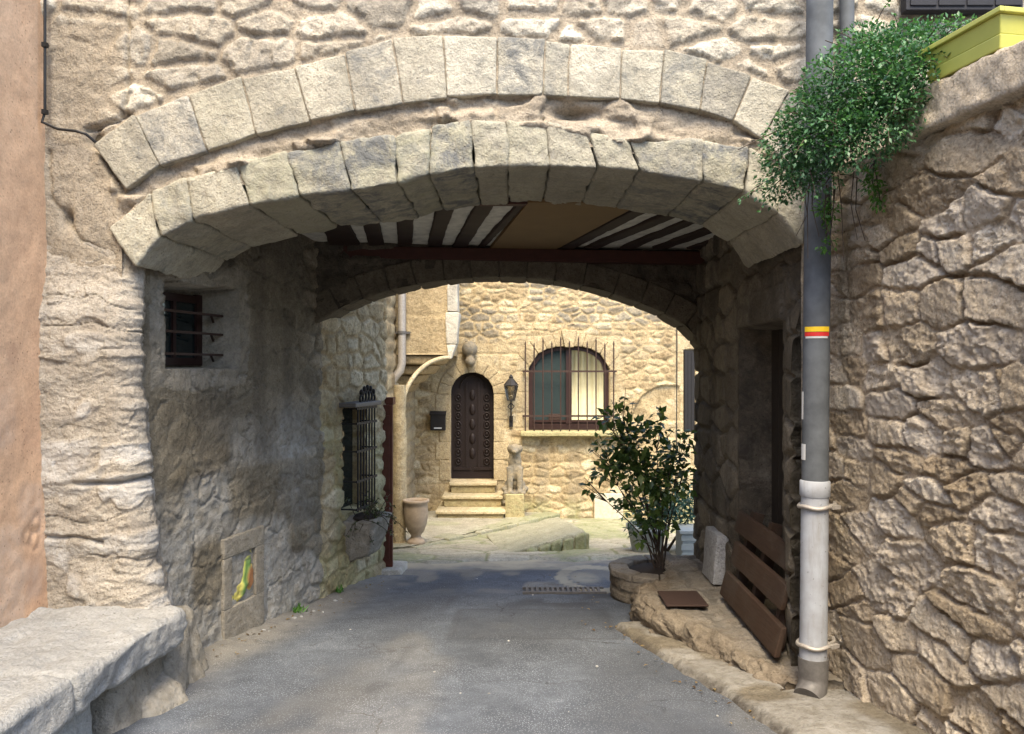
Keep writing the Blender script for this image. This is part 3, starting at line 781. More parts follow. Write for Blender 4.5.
# ------------------------------------------------------------------ left passage wall with niche and grille window
def left_wall():
    lw = thing('passage_wall', 'patched stone wall with a deep barred niche, left of the passage', 'wall', (-1.7, 6, -.2))
    t_ = np.array([.23, 1.0]) / math.hypot(.23, 1); nrm = np.array([t_[1], -t_[0]])
    y0, y1 = 4.22, 7.84; L = (y1 - y0) / t_[1]
    step = .012
    u = np.arange(0, L + step, step); z = np.arange(-.55, 4.4, step)
    U, Z = np.meshgrid(u, z, indexing='ij')
    B0 = np.array([-1.93 + .23 * (y0 - 4.87), y0])
    X = B0[0] + t_[0] * U; Y = B0[1] + t_[1] * U
    pr, R, R2, T, D = rubble_field(U, Z, 71, (.11, .22), (.20, .46), .010, .02, 1.6, .016, .14, .006)
    ud = lambda d: (d - y0) / t_[1]
    beyond = sst(ud(6.1), ud(6.5), U)            # open-air end: bare honey masonry
    low = sst(1.5, .9, Z + .25 * fbm(U * 2, Z * 2, 4, 3))
    strength = .35 + .65 * beyond + .25 * low * (1 - beyond)
    strength *= (1 - .8 * sst(.55, .25, np.abs(Z - .35)) * sst(ud(5.0), ud(5.1), U) * sst(ud(5.95), ud(5.8), U))
    H = .018 * pr * strength * (.45 + .55 * beyond) + .010 * pr * strength * facet(U, Z, 13, 61) + .008 * fbm(U * 11, Z * 11, 5, 5, .6) + .012 * fbm(U * 2, Z * 2, 6, 3) + .02 * T * pr * beyond
    H += .010 * low * fbm(U * 6, Z * 9, 16, 4)
    ck = np.abs(fbm(U * 2.2, Z * 3.2, 401, 5)); H -= .018 * sst(.035, .0, ck) * (1 - beyond)
    H += .005 * facet(U, Z * 1.2, 6, 405) * (1 - beyond) * low
    # the niche: straight reveals, slightly splayed near side
    un0, un1 = ud(4.60), ud(5.33)
    inside = ((U > un0) & (U < un1) & (Z > 1.665) & (Z < 2.165 + .03 * fbm(U * 5, Z * 0, 2, 2)))
    H = np.where(inside, -.30 + .004 * fbm(U * 9, Z * 9, 2, 3), H)
    near = sst(.16, .0, np.minimum(np.abs(U - un1), np.abs(Z - 1.66))) * 0
    # grille window recess
    ug0, ug1 = ud(6.88), ud(7.36)
    H = np.where((U > ug0) & (U < ug1) & (Z > .40) & (Z < 1.30), -.13, H)
    wash = .75 * low * (1 - .5 * beyond) * sst(.3, .6, vn(U * 2.5, Z * 2.5, 3)) + .35 * sst(.5, .75, vn(U * 4, Z * 1.2, 14)) * (1 - beyond) * low
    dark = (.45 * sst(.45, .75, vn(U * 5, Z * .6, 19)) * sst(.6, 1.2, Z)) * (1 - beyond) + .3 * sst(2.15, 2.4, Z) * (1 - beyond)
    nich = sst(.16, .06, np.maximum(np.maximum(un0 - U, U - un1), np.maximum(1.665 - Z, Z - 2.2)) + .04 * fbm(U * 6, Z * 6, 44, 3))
    dark = dark * (1 - nich); wash = np.where(nich > .3, .25, wash); R = np.clip(R + .75 * nich, 0, 1)  # niche reveals coloured paler to stand in for light falling there
    R = np.clip(R * .8 + .35 * beyond - .1, 0, 1)
    P = np.stack([X, Y, Z], -1); N = np.zeros_like(P); N[..., 0] = nrm[0]; N[..., 1] = nrm[1]
    # two materials on one wall: weathered inside, honey outside
    o = surf('masonry', P, N, H, M['passage'], lw, attr(np.clip(R + .25 * beyond * sst(.9, 1.8, Z), 0, 1), np.clip(pr * (strength + .3), 0, 1), np.clip(wash, 0, 1), np.clip(dark, 0, 1)), .5)  # open-air end painted paler upward for the light it lacks
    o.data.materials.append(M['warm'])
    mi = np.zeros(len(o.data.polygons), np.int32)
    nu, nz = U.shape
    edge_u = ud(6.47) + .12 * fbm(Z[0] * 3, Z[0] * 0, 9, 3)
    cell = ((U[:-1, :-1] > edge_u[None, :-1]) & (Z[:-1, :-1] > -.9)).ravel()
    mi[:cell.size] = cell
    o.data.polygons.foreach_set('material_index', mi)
    def wp(d, off, zz):
        q = B0 + t_ * ud(d) + nrm * off; return Vector((q[0], q[1], zz))
    # barred window in the niche
    win = MB()
    for a_, b_ in ((4.62, 4.68), (5.26, 5.32)):
        win.prism([wp(a_, -.292, 1.68), wp(b_, -.292, 1.68), wp(b_, -.292, 2.15), wp(a_, -.292, 2.15)], tuple(Vector((nrm[0], nrm[1], 0)) * .03))
    for a_, b_ in ((1.68, 1.73), (2.09, 2.14)):
        win.prism([wp(4.68, -.29, a_), wp(5.26, -.29, a_), wp(5.26, -.29, b_), wp(4.68, -.29, b_)], tuple(Vector((nrm[0], nrm[1], 0)) * .028))
    win.prism([wp(5.02, -.29, 1.73), wp(5.05, -.29, 1.73), wp(5.05, -.29, 2.09), wp(5.02, -.29, 2.09)], tuple(Vector((nrm[0], nrm[1], 0)) * .028))
    wf = win.build('window', M['winwood'], lw)
    g = MB(); g.prism([wp(4.68, -.285, 1.73), wp(5.26, -.285, 1.73), wp(5.26, -.285, 2.09), wp(4.68, -.285, 2.09)], tuple(Vector((nrm[0], nrm[1], 0)) * .006)); g.build('pane', M['glass'], wf)
    for zz in (1.75, 1.885, 2.01):
        b = MB(); b.bar(wp(4.60, -.10, zz), wp(5.36, -.12, zz), .022, .014, tone=.5)
        b.bar(wp(5.20, -.115, zz - .004), wp(5.36, -.2, zz - .05), .014, .010)
        b.build('bar', M['rust'], wf)
    # grille window near the open end
    gw = MB(); gw.prism([wp(6.93, -.125, .41), wp(7.33, -.125, .41), wp(7.33, -.125, 1.29), wp(6.93, -.125, 1.29)], tuple(Vector((nrm[0], nrm[1], 0)) * .02))
    gp = gw.build('window', M['glass'], lw)
    gr = MB()
    for k in range(7):
        d = 6.93 + k * .06
        gr.tube([wp(d, .13, .42), wp(d, .13, 1.33)], .008, 6)
    for zz in (.44, .68, .94, 1.18, 1.31):
        gr.bar(wp(6.90, .13, zz), wp(7.34, .13, zz), .010, .022)
        for d in (6.91, 7.33): gr.bar(wp(d, .13, zz), wp(d, -.02, zz), .012, .012)
    gr.build('grille', M['black'], gp)
    cr = MB()
    for k in range(5):
        d = 6.98 + k * .065; h_ = .05 + .055 * math.sin(math.pi * (k + .5) / 5)
        cr.tube([wp(d + .03 * math.cos(s_ / 10 * 6.28), .14, 1.36 + h_ / 2 + h_ / 2 * math.sin(s_ / 10 * 6.28)) for s_ in range(11)], .010, 6)
        cr.ell(wp(d, .14, 1.38 + h_), (.018, .018, .03), 8, 6)
    cr.build('cresting', M['black'], gp)
    li = MB(); C = [wp(6.80, .17, 1.325), wp(7.36, .17, 1.325), wp(6.80, -.05, 1.325), wp(7.36, -.05, 1.325), wp(6.80, .17, 1.365), wp(7.36, .17, 1.365), wp(6.80, -.05, 1.365), wp(7.36, -.05, 1.365)]
    li.rock(C, .05, .008, .003, 9, 3); li.build('lintel', M['iron'], gp)
    # framed relief tile low on the wall
    pl = thing('relief_plaque', 'small painted relief tile in a pale square frame low on the wall', 'plaque', tuple(wp(5.37, .03, .2)))
    f = MB(); d0, d1, za, zb = 5.14, 5.62, .03, .56
    for (a_, b_, c_, e_) in ((d0, d1, .43, zb), (d0, d1, -.15, .10), (d0, d0 + .09, .10, .43), (d1 - .11, d1, .10, .43)):
        C = [wp(a_, .022, c_), wp(b_, .022, c_), wp(a_, -.03, c_), wp(b_, -.03, c_), wp(a_, .022, e_), wp(b_, .022, e_), wp(a_, -.03, e_), wp(b_, -.03, e_)]
        f.rock(C, .04, .008, .004, 9, 12, tone=.55, b=.35)
    f.build('frame', M['passage'], pl)
    n = 34
    P = quadgrid(wp(d0 + .08, -.004, .09), wp(d1 - .10, -.004, .09), wp(d0 + .08, -.004, .44), wp(d1 - .10, -.004, .44), n, n)
    uu = np.linspace(0, 1, n)[:, None] + np.zeros((n, n)); vv = np.linspace(0, 1, n)[None, :] + np.zeros((n, n))
    fig = sst(.16, .08, np.abs(uu - .62 - .35 * (vv - .5))) * sst(.08, .2, vv) * sst(.9, .75, vv)
    bush = sst(.22, .14, np.hypot(uu - .8, (vv - .42) * .8)); leafy = sst(.2, .1, np.hypot((uu - .4) * .9, vv - .25))
    H = .02 * fig + .015 * bush + .014 * leafy + .008 * fbm(uu * 9, vv * 9, 3, 4) - .02 * sst(.08, 0, np.minimum(np.minimum(uu, 1 - uu), np.minimum(vv, 1 - vv)))
    N = np.zeros_like(P); N[..., 0] = nrm[0]; N[..., 1] = nrm[1]
    t = NT('painted_relief'); r_, g_, b_, a2 = t.st(); nn = t.noise(40, 5, .6)
    c = t.mix(nn, (.60, .52, .08), (.74, .66, .22)); c = t.mix(r_, c, (.09, .22, .06)); c = t.mix(g_, c, (.36, .13, .06)); c = t.mix(b_, c, (.03, .05, .03))
    M['relief'] = t.out(c, .5, t.bump(nn, .3, .005))
    edge = sst(.12, .02, np.minimum(np.minimum(uu, 1 - uu), np.minimum(vv, 1 - vv)))
    surf('tile', P, N, H, M['relief'], pl, attr(fig * .9, bush * .9, np.maximum(np.maximum(leafy * .5 * sst(.4, .6, vn(uu * 14, vv * 14, 3)), edge * .3), .8 * sst(.6, .75, vn(uu * 9, vv * 9, 6)) * (vv > .78))), .03)
    # stone trough with plants below the grille
    tr = thing('stone_trough', 'rough stone trough on the wall below the iron grille', 'planter', tuple(wp(7.1, .1, .1)))
    b = MB()
    C = [wp(7.00, .20, .02), wp(7.22, .20, .02), wp(7.00, -.02, -.05), wp(7.22, -.02, -.05), wp(6.86, .30, .36), wp(7.36, .30, .36), wp(6.86, -.02, .36), wp(7.36, -.02, .36)]
    b.rock(C, .03, .04, .03, 9, 41, tone=.6, b=.4); b.build('trough', M['passage'], tr)
    b = MB(); b.ell(wp(7.1, .14, .35), (.12, .2, .03)); b.build('soil', M['soil'], tr)
    pt = thing('trailing_plant', 'straggly olive plant growing in the stone trough', 'plant', tuple(wp(7.1, .14, .37)))
    rng = random.Random(4); lf = MB(); sm = MB()
    for k in range(42):
        p = wp(rng.uniform(6.9, 7.33), rng.uniform(.05, .27), .36)
        d = Vector((rng.gauss(.1, .5), rng.gauss(-.1, .5), rng.uniform(-.2, 1.0))).normalized(); Ls = rng.uniform(.1, .3)
        pts = [p + d * Ls * s_ + Vector((0, 0, -.16 * s_ * s_ * (1 - d.z))) for s_ in (0, .33, .66, 1)]
        sm.tube(pts, [.004, .003, .003, .002], 5)
        for q in range(11):
            s_ = rng.uniform(.2, 1); i = min(2, int(s_ * 3)); pp = pts[i].lerp(pts[i + 1], s_ * 3 - i)
            lf.leaf(pp, Vector((rng.gauss(0, 1), rng.gauss(0, 1), rng.gauss(.1, .6))), Vector((rng.gauss(0, .5), rng.gauss(0, .5), 1)), rng.uniform(.025, .05), rng.uniform(.012, .022), rng.random())
    lf.build('foliage', M['leaf_dry'], pt); sm.build('stem', M['bark'], pt)
    return wp
WP = left_wall()

def side_courtyard_wall():
    # wall of the house in the far left corner (behind the open door leaf)
    y = np.arange(7.9, 13.05, .03); z = np.arange(-1.0, 4.5, .03)
    Y, Z = np.meshgrid(y, z, indexing='ij'); X = np.interp(Y, [7.9, 8.2, 9.3, 13.05], [-1.75, -1.75, -1.62, -1.60])
    pr, R, R2, T = stones(Y, Z, 88, (.14, .28), (.25, .55), .03, .012, .04, .04, .2)
    P = np.stack([X, Y, Z], -1); N = np.zeros_like(P); N[..., 0] = 1
    o = surf('side_house_wall', P, N, .03 * pr + .01 * fbm(Y * 5, Z * 5, 4, 4), M['warm'], None, attr(R * .7, pr, R * 0, R * 0 + .2), .35)
    tag(o, 'shaded honey stone side wall behind the tall stone drainpipe', 'wall')
side_courtyard_wall()

# ------------------------------------------------------------------ right passage wall
def right_wall():
    rw = thing('passage_wall', 'dark stone wall with a recessed old door, right of the passage', 'wall', (1.7, 5.6, 0))
    step = .014
    y = np.arange(4.30, 6.93, step); z = np.arange(-.5, 2.84, step)
    Y, Z = np.meshgrid(y, z, indexing='ij')
    X = np.interp(Y, [4.3, 4.6, 6.93], [1.53, 1.58, 1.60]) + .08 * sst(4.6, 4.3, Y) * sst(1.6, 2.4, Z)
    pr, R, R2, T, D = rubble_field(Y, Z, 93, (.14, .27), (.24, .5), .008, .02, 1.5, .014, .12, .004)
    H = .03 * pr + .012 * fbm(Y * 6, Z * 6, 3, 5) + .015 * fbm(Y * 2, Z * 2, 5, 3)
    H = H * (.25 + .75 * sst(.0, .22, np.maximum(np.abs(Y - 5.11) - .45, Z - 1.93)))
    H = np.where((Y > 4.66) & (Y < 5.56) & (Z < 1.93), -.26, H)
    H = np.where((Y > 4.60) & (Y < 5.62) & (Z > 1.95) & (Z < 2.16), .035 + .008 * fbm(Y * 8, Z * 8, 3, 3), H)
    P = np.stack([X, Y, Z], -1); N = np.zeros_like(P); N[..., 0] = -1
    dk = .35 + .45 * sst(.4, .7, vn(Y * 5, Z * .8, 9)); dk = np.where((Y > 4.64) & (Y < 5.60) & (Z < 1.94), .95, dk)  # door recess coloured very dark in place of its shade
    surf('masonry', P, N, H, M['passage'], rw, attr(R * .8, pr, R * 0, dk), .35)
    d = MB(); 
    for k in range(6):
        d.box(1.80, 1.845, 4.67 + k * .148, 4.67 + k * .148 + .144, 0.02, 1.92)
    dd = bevel(d.build('door', M['darkdoor'], rw), .004)
    h = MB(); h.ell((1.79, 4.8, .95), (.018, .018, .03)); h.build('handle', M['black'], dd)
    # pale block set at the foot of the wall
    s_ = MB(); s_.rock([(1.47, 5.86, .07), (1.60, 5.86, .07), (1.47, 6.2, .07), (1.60, 6.2, .07), (1.50, 5.86, .44), (1.60, 5.86, .44), (1.50, 6.2, .44), (1.60, 6.2, .44)], .04, .012, .006, 9, 5, tone=.7)
    tag(s_.build('stone_slab', M['bench'], None), 'pale upright stone slab leaning at the foot of the dark passage wall', 'slab')
right_wall()

# raised rock ledge on the right
def ledge():
    lg = thing('rock_ledge', 'raised worn rock ledge along the right side of the passage', 'ledge', (1.3, 5.2, 0))
    n, m = 230, 120
    yy = np.linspace(4.05, 6.9, n); v = np.linspace(0, 1, m)
    xf = np.interp(yy, [4.05, 4.42, 4.74, 5.2, 5.63, 5.95, 6.2, 6.9], [1.36, 1.25, 1.12, .93, .83, .93, 1.15, 1.25]) + .03 * fbm(yy * 4, yy * 0, 6, 4)
    Y = np.repeat(yy[:, None], m, 1); vv = np.repeat(v[None, :], n, 0)
    lip = .36
    # v<lip climbs the front face, after that it runs along the top
    tz = np.clip(vv / lip, 0, 1); tt = np.clip((vv - lip) / (1 - lip), 0, 1)
    top = .075 - .01 * (Y - 4.5)
    zb = gz(Y) - .03
    Z = zb + (top - zb) * np.sin(tz * math.pi / 2) ** .8
    X = xf[:, None] + .10 * tz ** 2 + (1.86 - xf[:, None] - .10) * tt
    P = np.stack([X, Y, Z], -1)
    du = np.gradient(P, axis=0); dv = np.gradient(P, axis=1); N = np.cross(du, dv); N /= np.linalg.norm(N, axis=2, keepdims=True)
    if N[n // 2, m - 3, 2] < 0: N = -N
    fr = sst(.5, .3, vv)
    H = .018 * fbm(X * 4, Y * 4, 3, 4) + .05 * fr * fbm(Y * 5, Z * 7 + X * 3, 5, 4) + .030 * fr * facet(Y, Z * 1.4 + X, 8, 83) + .008 * facet(X, Y, 9, 84) + .008 * fbm(X * 16, Y * 16, 8, 3)
    pr, R, R2, T = stones(X * .9, Y, 97, (.3, .55), (.3, .6), .05, .01, .02, .03, .1)
    H -= .012 * (1 - pr) * (1 - fr)
    surf('rock', P, N, H, M['ledge'], lg, attr(.5 + .5 * fbm(X * 2, Y * 2, 7, 3) + .1 * (1 - fr), np.maximum(pr, fr), .45 * (1 - fr) * sst(.4, .6, vn(X * 3, Y * 3, 9))), .05)
    k = MB(); k.box(1.02, 1.30, 5.28, 5.62, .085, .10); bevel(k.build('iron_cover', M['rust'], None), .006)
    tag(bpy.data.objects['iron_cover'], 'rusty rectangular iron cover lying on the rock ledge', 'cover')
ledge()

# slatted wooden seat back leaning in the doorway
def pallet():
    p = thing('wooden_pallet', 'broken brown wooden pallet leaning in the dark doorway', 'pallet', (1.5, 4.95, .08))
    lean = lambda z: 1.41 + .19 * (z - .08) / .75
    for (z0, z1, ya, yb) in ((.10, .26, 4.32, 5.46), (.33, .47, 4.4, 5.42), (.53, .66, 4.42, 5.5)):
        m_ = MB()
        C = []
        for (zz) in (z0, z1):
            for yy in (ya, yb):
                for s_ in (0, .032):
                    C.append((lean(zz) + s_, yy, zz + .02 * (yy - ya)))
        m_.rock(C, .08, .006, .003, 6, int(z0 * 100)); m_.build('plank', M['plankwood'], p)
    for yy in (4.5, 4.95, 5.32):
        m_ = MB(); m_.bar((lean(.09) + .07, yy, .09), (lean(.70) + .07, yy, .70), .06, .07, up=(1, 0, 0), tone=.2); m_.build('batten', M['plankwood'], p)
pallet()

# ------------------------------------------------------------------ courtyard
YB = 13.0
def back_house():
    h = thing('courtyard_house', 'honey stone house with carved arched door and barred window across the courtyard', 'house', (0, 13.2, -.8))
    step = .017
    x = np.arange(-2.2, 5.0, step); z = np.arange(-1.05, 4.6, step)
    X, Z = np.meshgrid(x, z, indexing='ij')
    pr, R, R2, T, D = rubble_field(X, Z, 131, (.08, .17), (.16, .42), .008, .022, 1.8, .016, .13, .005)
    pa, Ra, R2a, Ta = stones(X, Z, 133, (.24, .34), (.35, .6), .008, .004, .012, .012, 0)
    X0, X1 = -1.0075, -.2925; xc = (X0 + X1) / 2; r = (X1 - X0) / 2
    ash = np.maximum(sst(.72, .55, np.abs(X - xc)) * sst(2.15, 1.95, Z), 0)
    wx0, wx1, wz0, wz1 = .276, 1.576, .646, 2.01; wc = (wx0 + wx1) / 2
    # flat-stone surround of the window
    wa = sst(.26, .16, np.maximum(np.abs(X - wc) - (wx1 - wx0) / 2, np.maximum(Z - wz1, wz0 - Z))) * (Z > wz0)
    ash = np.maximum(ash, wa)
    ash = np.maximum(ash, sst(2.55, 2.7, X) * sst(2.5, 2.2, Z))
    R = R * (1 - ash) + (.45 + .35 * Ra) * ash; pr2 = pr * (1 - ash) + pa * ash
    up = sst(1.7, 2.2, Z + .25 * fbm(X * 2, Z * 2, 4, 3)) * (1 - ash)
    Ht = (.014 + .014 * facet(X, Z, 9, 73)) * pr * (1 - ash) + .012 * pa * ash + .012 * fbm(X * 6, Z * 6, 3, 5) * (1 - .6 * ash)
    zs = 1.59 - r
    din = ((np.abs(X - xc) < r) & (Z < zs) & (Z > -.17)) | ((np.hypot(X - xc, Z - zs) < r) & (Z >= zs))
    # three-centred window head
    zsp = 1.60; hw = (wx1 - wx0) / 2
    top = zsp + (wz1 - zsp) * np.sqrt(np.clip(1 - (np.abs(X - wc) / hw) ** 2.6, 0, 1))
    win = (np.abs(X - wc) < hw) & (Z > wz0) & (Z < top)
    nar = (np.abs(X - 2.88) < .09) & (Z > .62) & (Z < 1.95)
    Ht = np.where(din, -.22, np.where(win, -.20, np.where(nar, -.05, Ht)))
    lun = sst(.62, .58, np.hypot((X - 2.55), (Z - .78)) ) * (Z > .78) * (X < 2.72)
    Ht = np.where((lun > .5) & ~nar, -.03 + .006 * fbm(X * 6, Z * 6, 4, 3), Ht)
    dark = .9 * sst(.3, .7, pr + .3 * fbm(X * 9, Z * 9, 4, 3)) * up * sst(.42, .56, vn(X * 2.0, Z * 3.2, 77) + .12 * fbm(X * 8, Z * 12, 78, 4))
    dark = np.maximum(dark, .35 * sst(.55, .8, vn(X * 4, Z * 1.0, 5)) * (Z < 1.5) * (1 - up))
    moss = .6 * sst(-.35, -.7, Z) * sst(.35, .6, vn(X * 4, Z * 4, 8)) + .25 * sst(.45, .62, Z) * sst(.66, .60, Z) * (X > .2) * (X < 1.7)
    P = np.stack([X, np.full_like(X, YB), Z], -1); N = np.zeros_like(P); N[..., 1] = -1
    surf('wall', P, N, Ht, M['warm'], h, attr(np.clip(R, 0, 1), np.clip(pr2 + .3 * ash, 0, 1), np.clip(moss, 0, 1), np.clip(dark, 0, 1)), .5)
    # door surround trims (flush dressed stones)
    mb = MB(); n = 9
    for k in range(n):
        a0 = math.pi * k / n + .01; a1 = math.pi * (k + 1) / n - .01
        q = lambda a_, rr, yy: (xc + rr * math.cos(a_), yy, zs + rr * math.sin(a_))
        mb.rock([q(a0, r - .004, YB - .03), q(a1, r - .004, YB - .03), q(a0, r - .004, YB + .2), q(a1, r - .004, YB + .2), q(a0, r + .2, YB - .03), q(a1, r + .2, YB - .03), q(a0, r + .2, YB + .2), q(a1, r + .2, YB + .2)], .08, .008, .004, 5, k + 500, tone=.55)
    for s_ in (-1, 1):
        zz = -.17
        for k, hh in enumerate((.33, .28, .36, .43)):
            xa, xb = sorted((xc + s_ * (r - .004), xc + s_ * (r + .17 + .06 * (k % 2))))
            ze = min(zz + hh, zs - .005)
            mb.rock([(xa, YB - .028, zz), (xb, YB - .028, zz), (xa, YB + .2, zz), (xb, YB + .2, zz), (xa, YB - .028, ze), (xb, YB - .028, ze), (xa, YB + .2, ze), (xb, YB + .2, ze)], .08, .008, .004, 5, k + 520 + 10 * s_, tone=.55)
            zz = ze + .008
    mb.build('door_surround', M['warm'], h)
    # carved door
    pts = [(xc - r, YB + .16, -.16)] + [(xc - r * math.cos(math.pi * k / 24), YB + .16, zs + r * math.sin(math.pi * k / 24)) for k in range(25)] + [(xc + r, YB + .16, -.16)]
    d = MB(); d.prism(pts, (0, .05, 0))
    for s_ in (-1, 1):
        d.box(xc + s_ * .17 - .145, xc + s_ * .17 + .145, YB + .135, YB + .16, -.02, .02)
    dd = d.build('door', M['doorwood'], h)
    cv = MB(); rng = random.Random(3)
    for s_ in (-1, 1):
        for k in range(8):
            zc = .12 + k * .15; xx = xc + s_ * .235
            cv.tube([(xx + .045 * math.cos(q * .63), YB + .15, zc + .055 * math.sin(q * .63)) for q in range(11)], .013, 6)
            cv.ell((xx, YB + .15, zc), (.022, .02, .03), 8, 6)
        cv.box(xc + s_ * .345 - .012, xc + s_ * .345 + .012, YB + .13, YB + .16, -.14, zs)
        cv.box(xc + s_ * .10 - .012, xc + s_ * .10 + .012, YB + .13, YB + .16, -.0, 1.42)
    for k in range(5):
        cv.ell((xc, YB + .155, .25 + k * .24), (.05, .025, .09), 10, 8)
    cv.tube([(xc + .2 * math.cos(math.pi * q / 12), YB + .15, zs + .1 + .2 * math.sin(math.pi * q / 12)) for q in range(13)], .014, 6)
    cv.build('carving', M['doorwood'], dd)
    # window: frame, panes, curtain, grille, sill
    wt = lambda xx: zsp + (wz1 - zsp) * math.sqrt(max(0, 1 - (abs(xx - wc) / hw) ** 2.6))
    ks = [wc - hw + 2 * hw * k / 28 for k in range(29)]
    o_ = [(xx, wt(xx)) for xx in ks]; i_ = [(wc + (xx - wc) * .9, wt(xx) - .065) for xx in ks]
    fr = MB()
    full = [(wx0, wz0)] + o_ + [(wx1, wz0)]; inner = [(wc - hw * .9, wz0 + .10)] + i_ + [(wc + hw * .9, wz0 + .10)]
    m_ = len(full); y0, y1 = YB + .06, YB + .12
    V = [(p[0], y0, p[1]) for p in full] + [(p[0], y0, p[1]) for p in inner] + [(p[0], y1, p[1]) for p in full] + [(p[0], y1, p[1]) for p in inner]
    Fq = []
    for k in range(m_):
        j = (k + 1) % m_
        Fq += [(k, j, m_ + j, m_ + k), (2 * m_ + k, 3 * m_ + k, 3 * m_ + j, 2 * m_ + j), (m_ + k, m_ + j, 3 * m_ + j, 3 * m_ + k), (k, 2 * m_ + k, 2 * m_ + j, j)]
    fr.add(V, Fq)
    wn = fr.build('window', M['winwood'], h)
    fb = MB(); fb.box(wc - .045, wc + .045, YB + .05, YB + .115, wz0 + .1, wt(wc) - .05)
    fb.box(wx0 + .06, wx1 - .06, YB + .055, YB + .11, wz0 + .12, wz0 + .16)
    fb.build('mullion', M['winwood'], wn)
    g = MB(); g.prism([(wx0 + .05, YB + .10, wz0 + .08)] + [(p[0], YB + .10, p[1]) for p in i_] + [(wx1 - .05, YB + .10, wz0 + .08)], (0, .012, 0)); g.build('pane', M['curtain_dark'], wn)
    def drape(name, xa, xb, mat, yy):
        n = 60; U = np.linspace(0, 1, n); xs_ = xa + (xb - xa) * U
        zt = np.array([wt(min(max(q, wx0 + .02), wx1 - .02)) - .05 for q in xs_])
        Zz = np.stack([np.full(n, wz0 + .12), zt], 1); Xx = np.repeat(xs_[:, None], 2, 1)
        Yy = yy + .012 * np.sin(U * 34)[:, None] + 0 * Xx
        P_ = np.stack([Xx, Yy, Zz], -1); N_ = np.zeros_like(P_); N_[..., 1] = -1
        surf(name, P_, N_, np.zeros_like(Xx), mat, wn, None, .006)
    drape('curtain', wc + .05, wx1 - .08, M['curtain'], YB + .085)
    v = MB(); v.box(.60, .78, YB + .05, YB + .09, wz0 + .16, wz0 + .26); v.box(.61, .77, YB + .045, YB + .05, wz0 + .20, wz0 + .22)
    bevel(v.build('parcel', M['rust'], wn), .005)
    gr = MB()
    nb = 11
    for k in range(nb):
        xx = .215 + (1.64 - .215) * k / (nb - 1)
        tp = 2.02 + .09 * (1 - ((k - 5) / 5.5) ** 2) if k % 2 == 0 else 1.98 + .06 * (1 - ((k - 5) / 5.5) ** 2)
        gr.tube([(xx, YB - .10, .60), (xx, YB - .10, tp)], [.011, .011], 6); gr.tube([(xx, YB - .10, tp), (xx, YB - .10, tp + .06)], [.016, .002], 6)
    for zz in (.88, 1.60):
        gr.bar((.17, YB - .10, zz), (1.69, YB - .10, zz), .012, .03)
        for xx in (.19, 1.67): gr.bar((xx, YB - .10, zz), (xx, YB + .02, zz), .02, .02)
    gr.build('grille', M['rust'], wn)
    s_ = MB(); s_.rock([(.14, YB - .20, .56), (1.72, YB - .20, .56), (.14, YB + .1, .56), (1.72, YB + .1, .56), (.14, YB - .20, .63), (1.72, YB - .20, .63), (.14, YB + .1, .645), (1.72, YB + .1, .645)], .06, .012, .008, 6, 9, tone=.5, b=.45)
    s_.build('sill', M['warm'], wn)
    # dressed window head and keystone
    mb = MB(); nk = 9
    for k in range(nk):
        xa = wc - hw * .995 + 2 * hw * .995 * k / nk + .006; xb = wc - hw * .995 + 2 * hw * .995 * (k + 1) / nk - .006
        if k == nk // 2: continue
        ex = 1.28
        C = [(xa, YB - .025, wt(xa)), (xb, YB - .025, wt(xb)), (xa, YB + .18, wt(xa)), (xb, YB + .18, wt(xb))]
        f_ = lambda xx: (wc + (xx - wc) * ex, wt(xx) + .20)
        C += [(f_(xa)[0], YB - .025, f_(xa)[1]), (f_(xb)[0], YB - .025, f_(xb)[1]), (f_(xa)[0], YB + .18, f_(xa)[1]), (f_(xb)[0], YB + .18, f_(xb)[1])]
        mb.rock(C, .08, .01, .006, 5, 600 + k, tone=.55)
        if k in (nk // 2 - 1, nk - 1): mb.build('window_surround', M['warm'], h); mb = MB()
    mb = MB(); mb.rock([(wc - .07, YB - .06, wz1 - .02), (wc + .07, YB - .06, wz1 - .02), (wc - .07, YB + .1, wz1 - .02), (wc + .07, YB + .1, wz1 - .02), (wc - .13, YB - .08, wz1 + .26), (wc + .13, YB - .08, wz1 + .26), (wc - .13, YB + .1, wz1 + .26), (wc + .13, YB + .1, wz1 + .26)], .04, .012, .006, 8, 44, tone=.6)
    mb.build('keystone', M['warm'], h)
    # narrow dark shutter on the right
    sh = MB(); sh.box(2.795, 2.965, YB - .02, YB + .045, .62, 1.94)
    for k in range(3): sh.box(2.80 + k * .054, 2.80 + k * .054 + .048, YB - .032, YB - .02, .64, 1.92)
    sh.build('shutter', M['black'], h)
    # carved ornament over the door
    co = MB(); cx = (470 - 512) * YB / F
    co.ell((cx, YB - .10, 1.96), (.13, .13, .13)); co.ell((cx + .01, YB - .13, 1.76), (.085, .11, .09)); co.ell((cx, YB - .05, 1.85), (.06, .1, .12)); co.ell((cx + .01, YB - .22, 1.74), (.03, .03, .03))
    remesh(co.build('carved_head', M['warm'], h), .018)
    b = MB(); b.box(1.33, 1.80, YB - .06, YB + .02, -.80, -.38); bevel(b.build('meter_box', M['white_stone'], h), .012)
    wi = MB(); wi.tube([(2.66, YB - .05, 3.2), (2.67, YB - .05, 2.0), (2.665, YB - .05, .4)], .009, 6); wi.build('cable', M['cable'], h)
back_house()

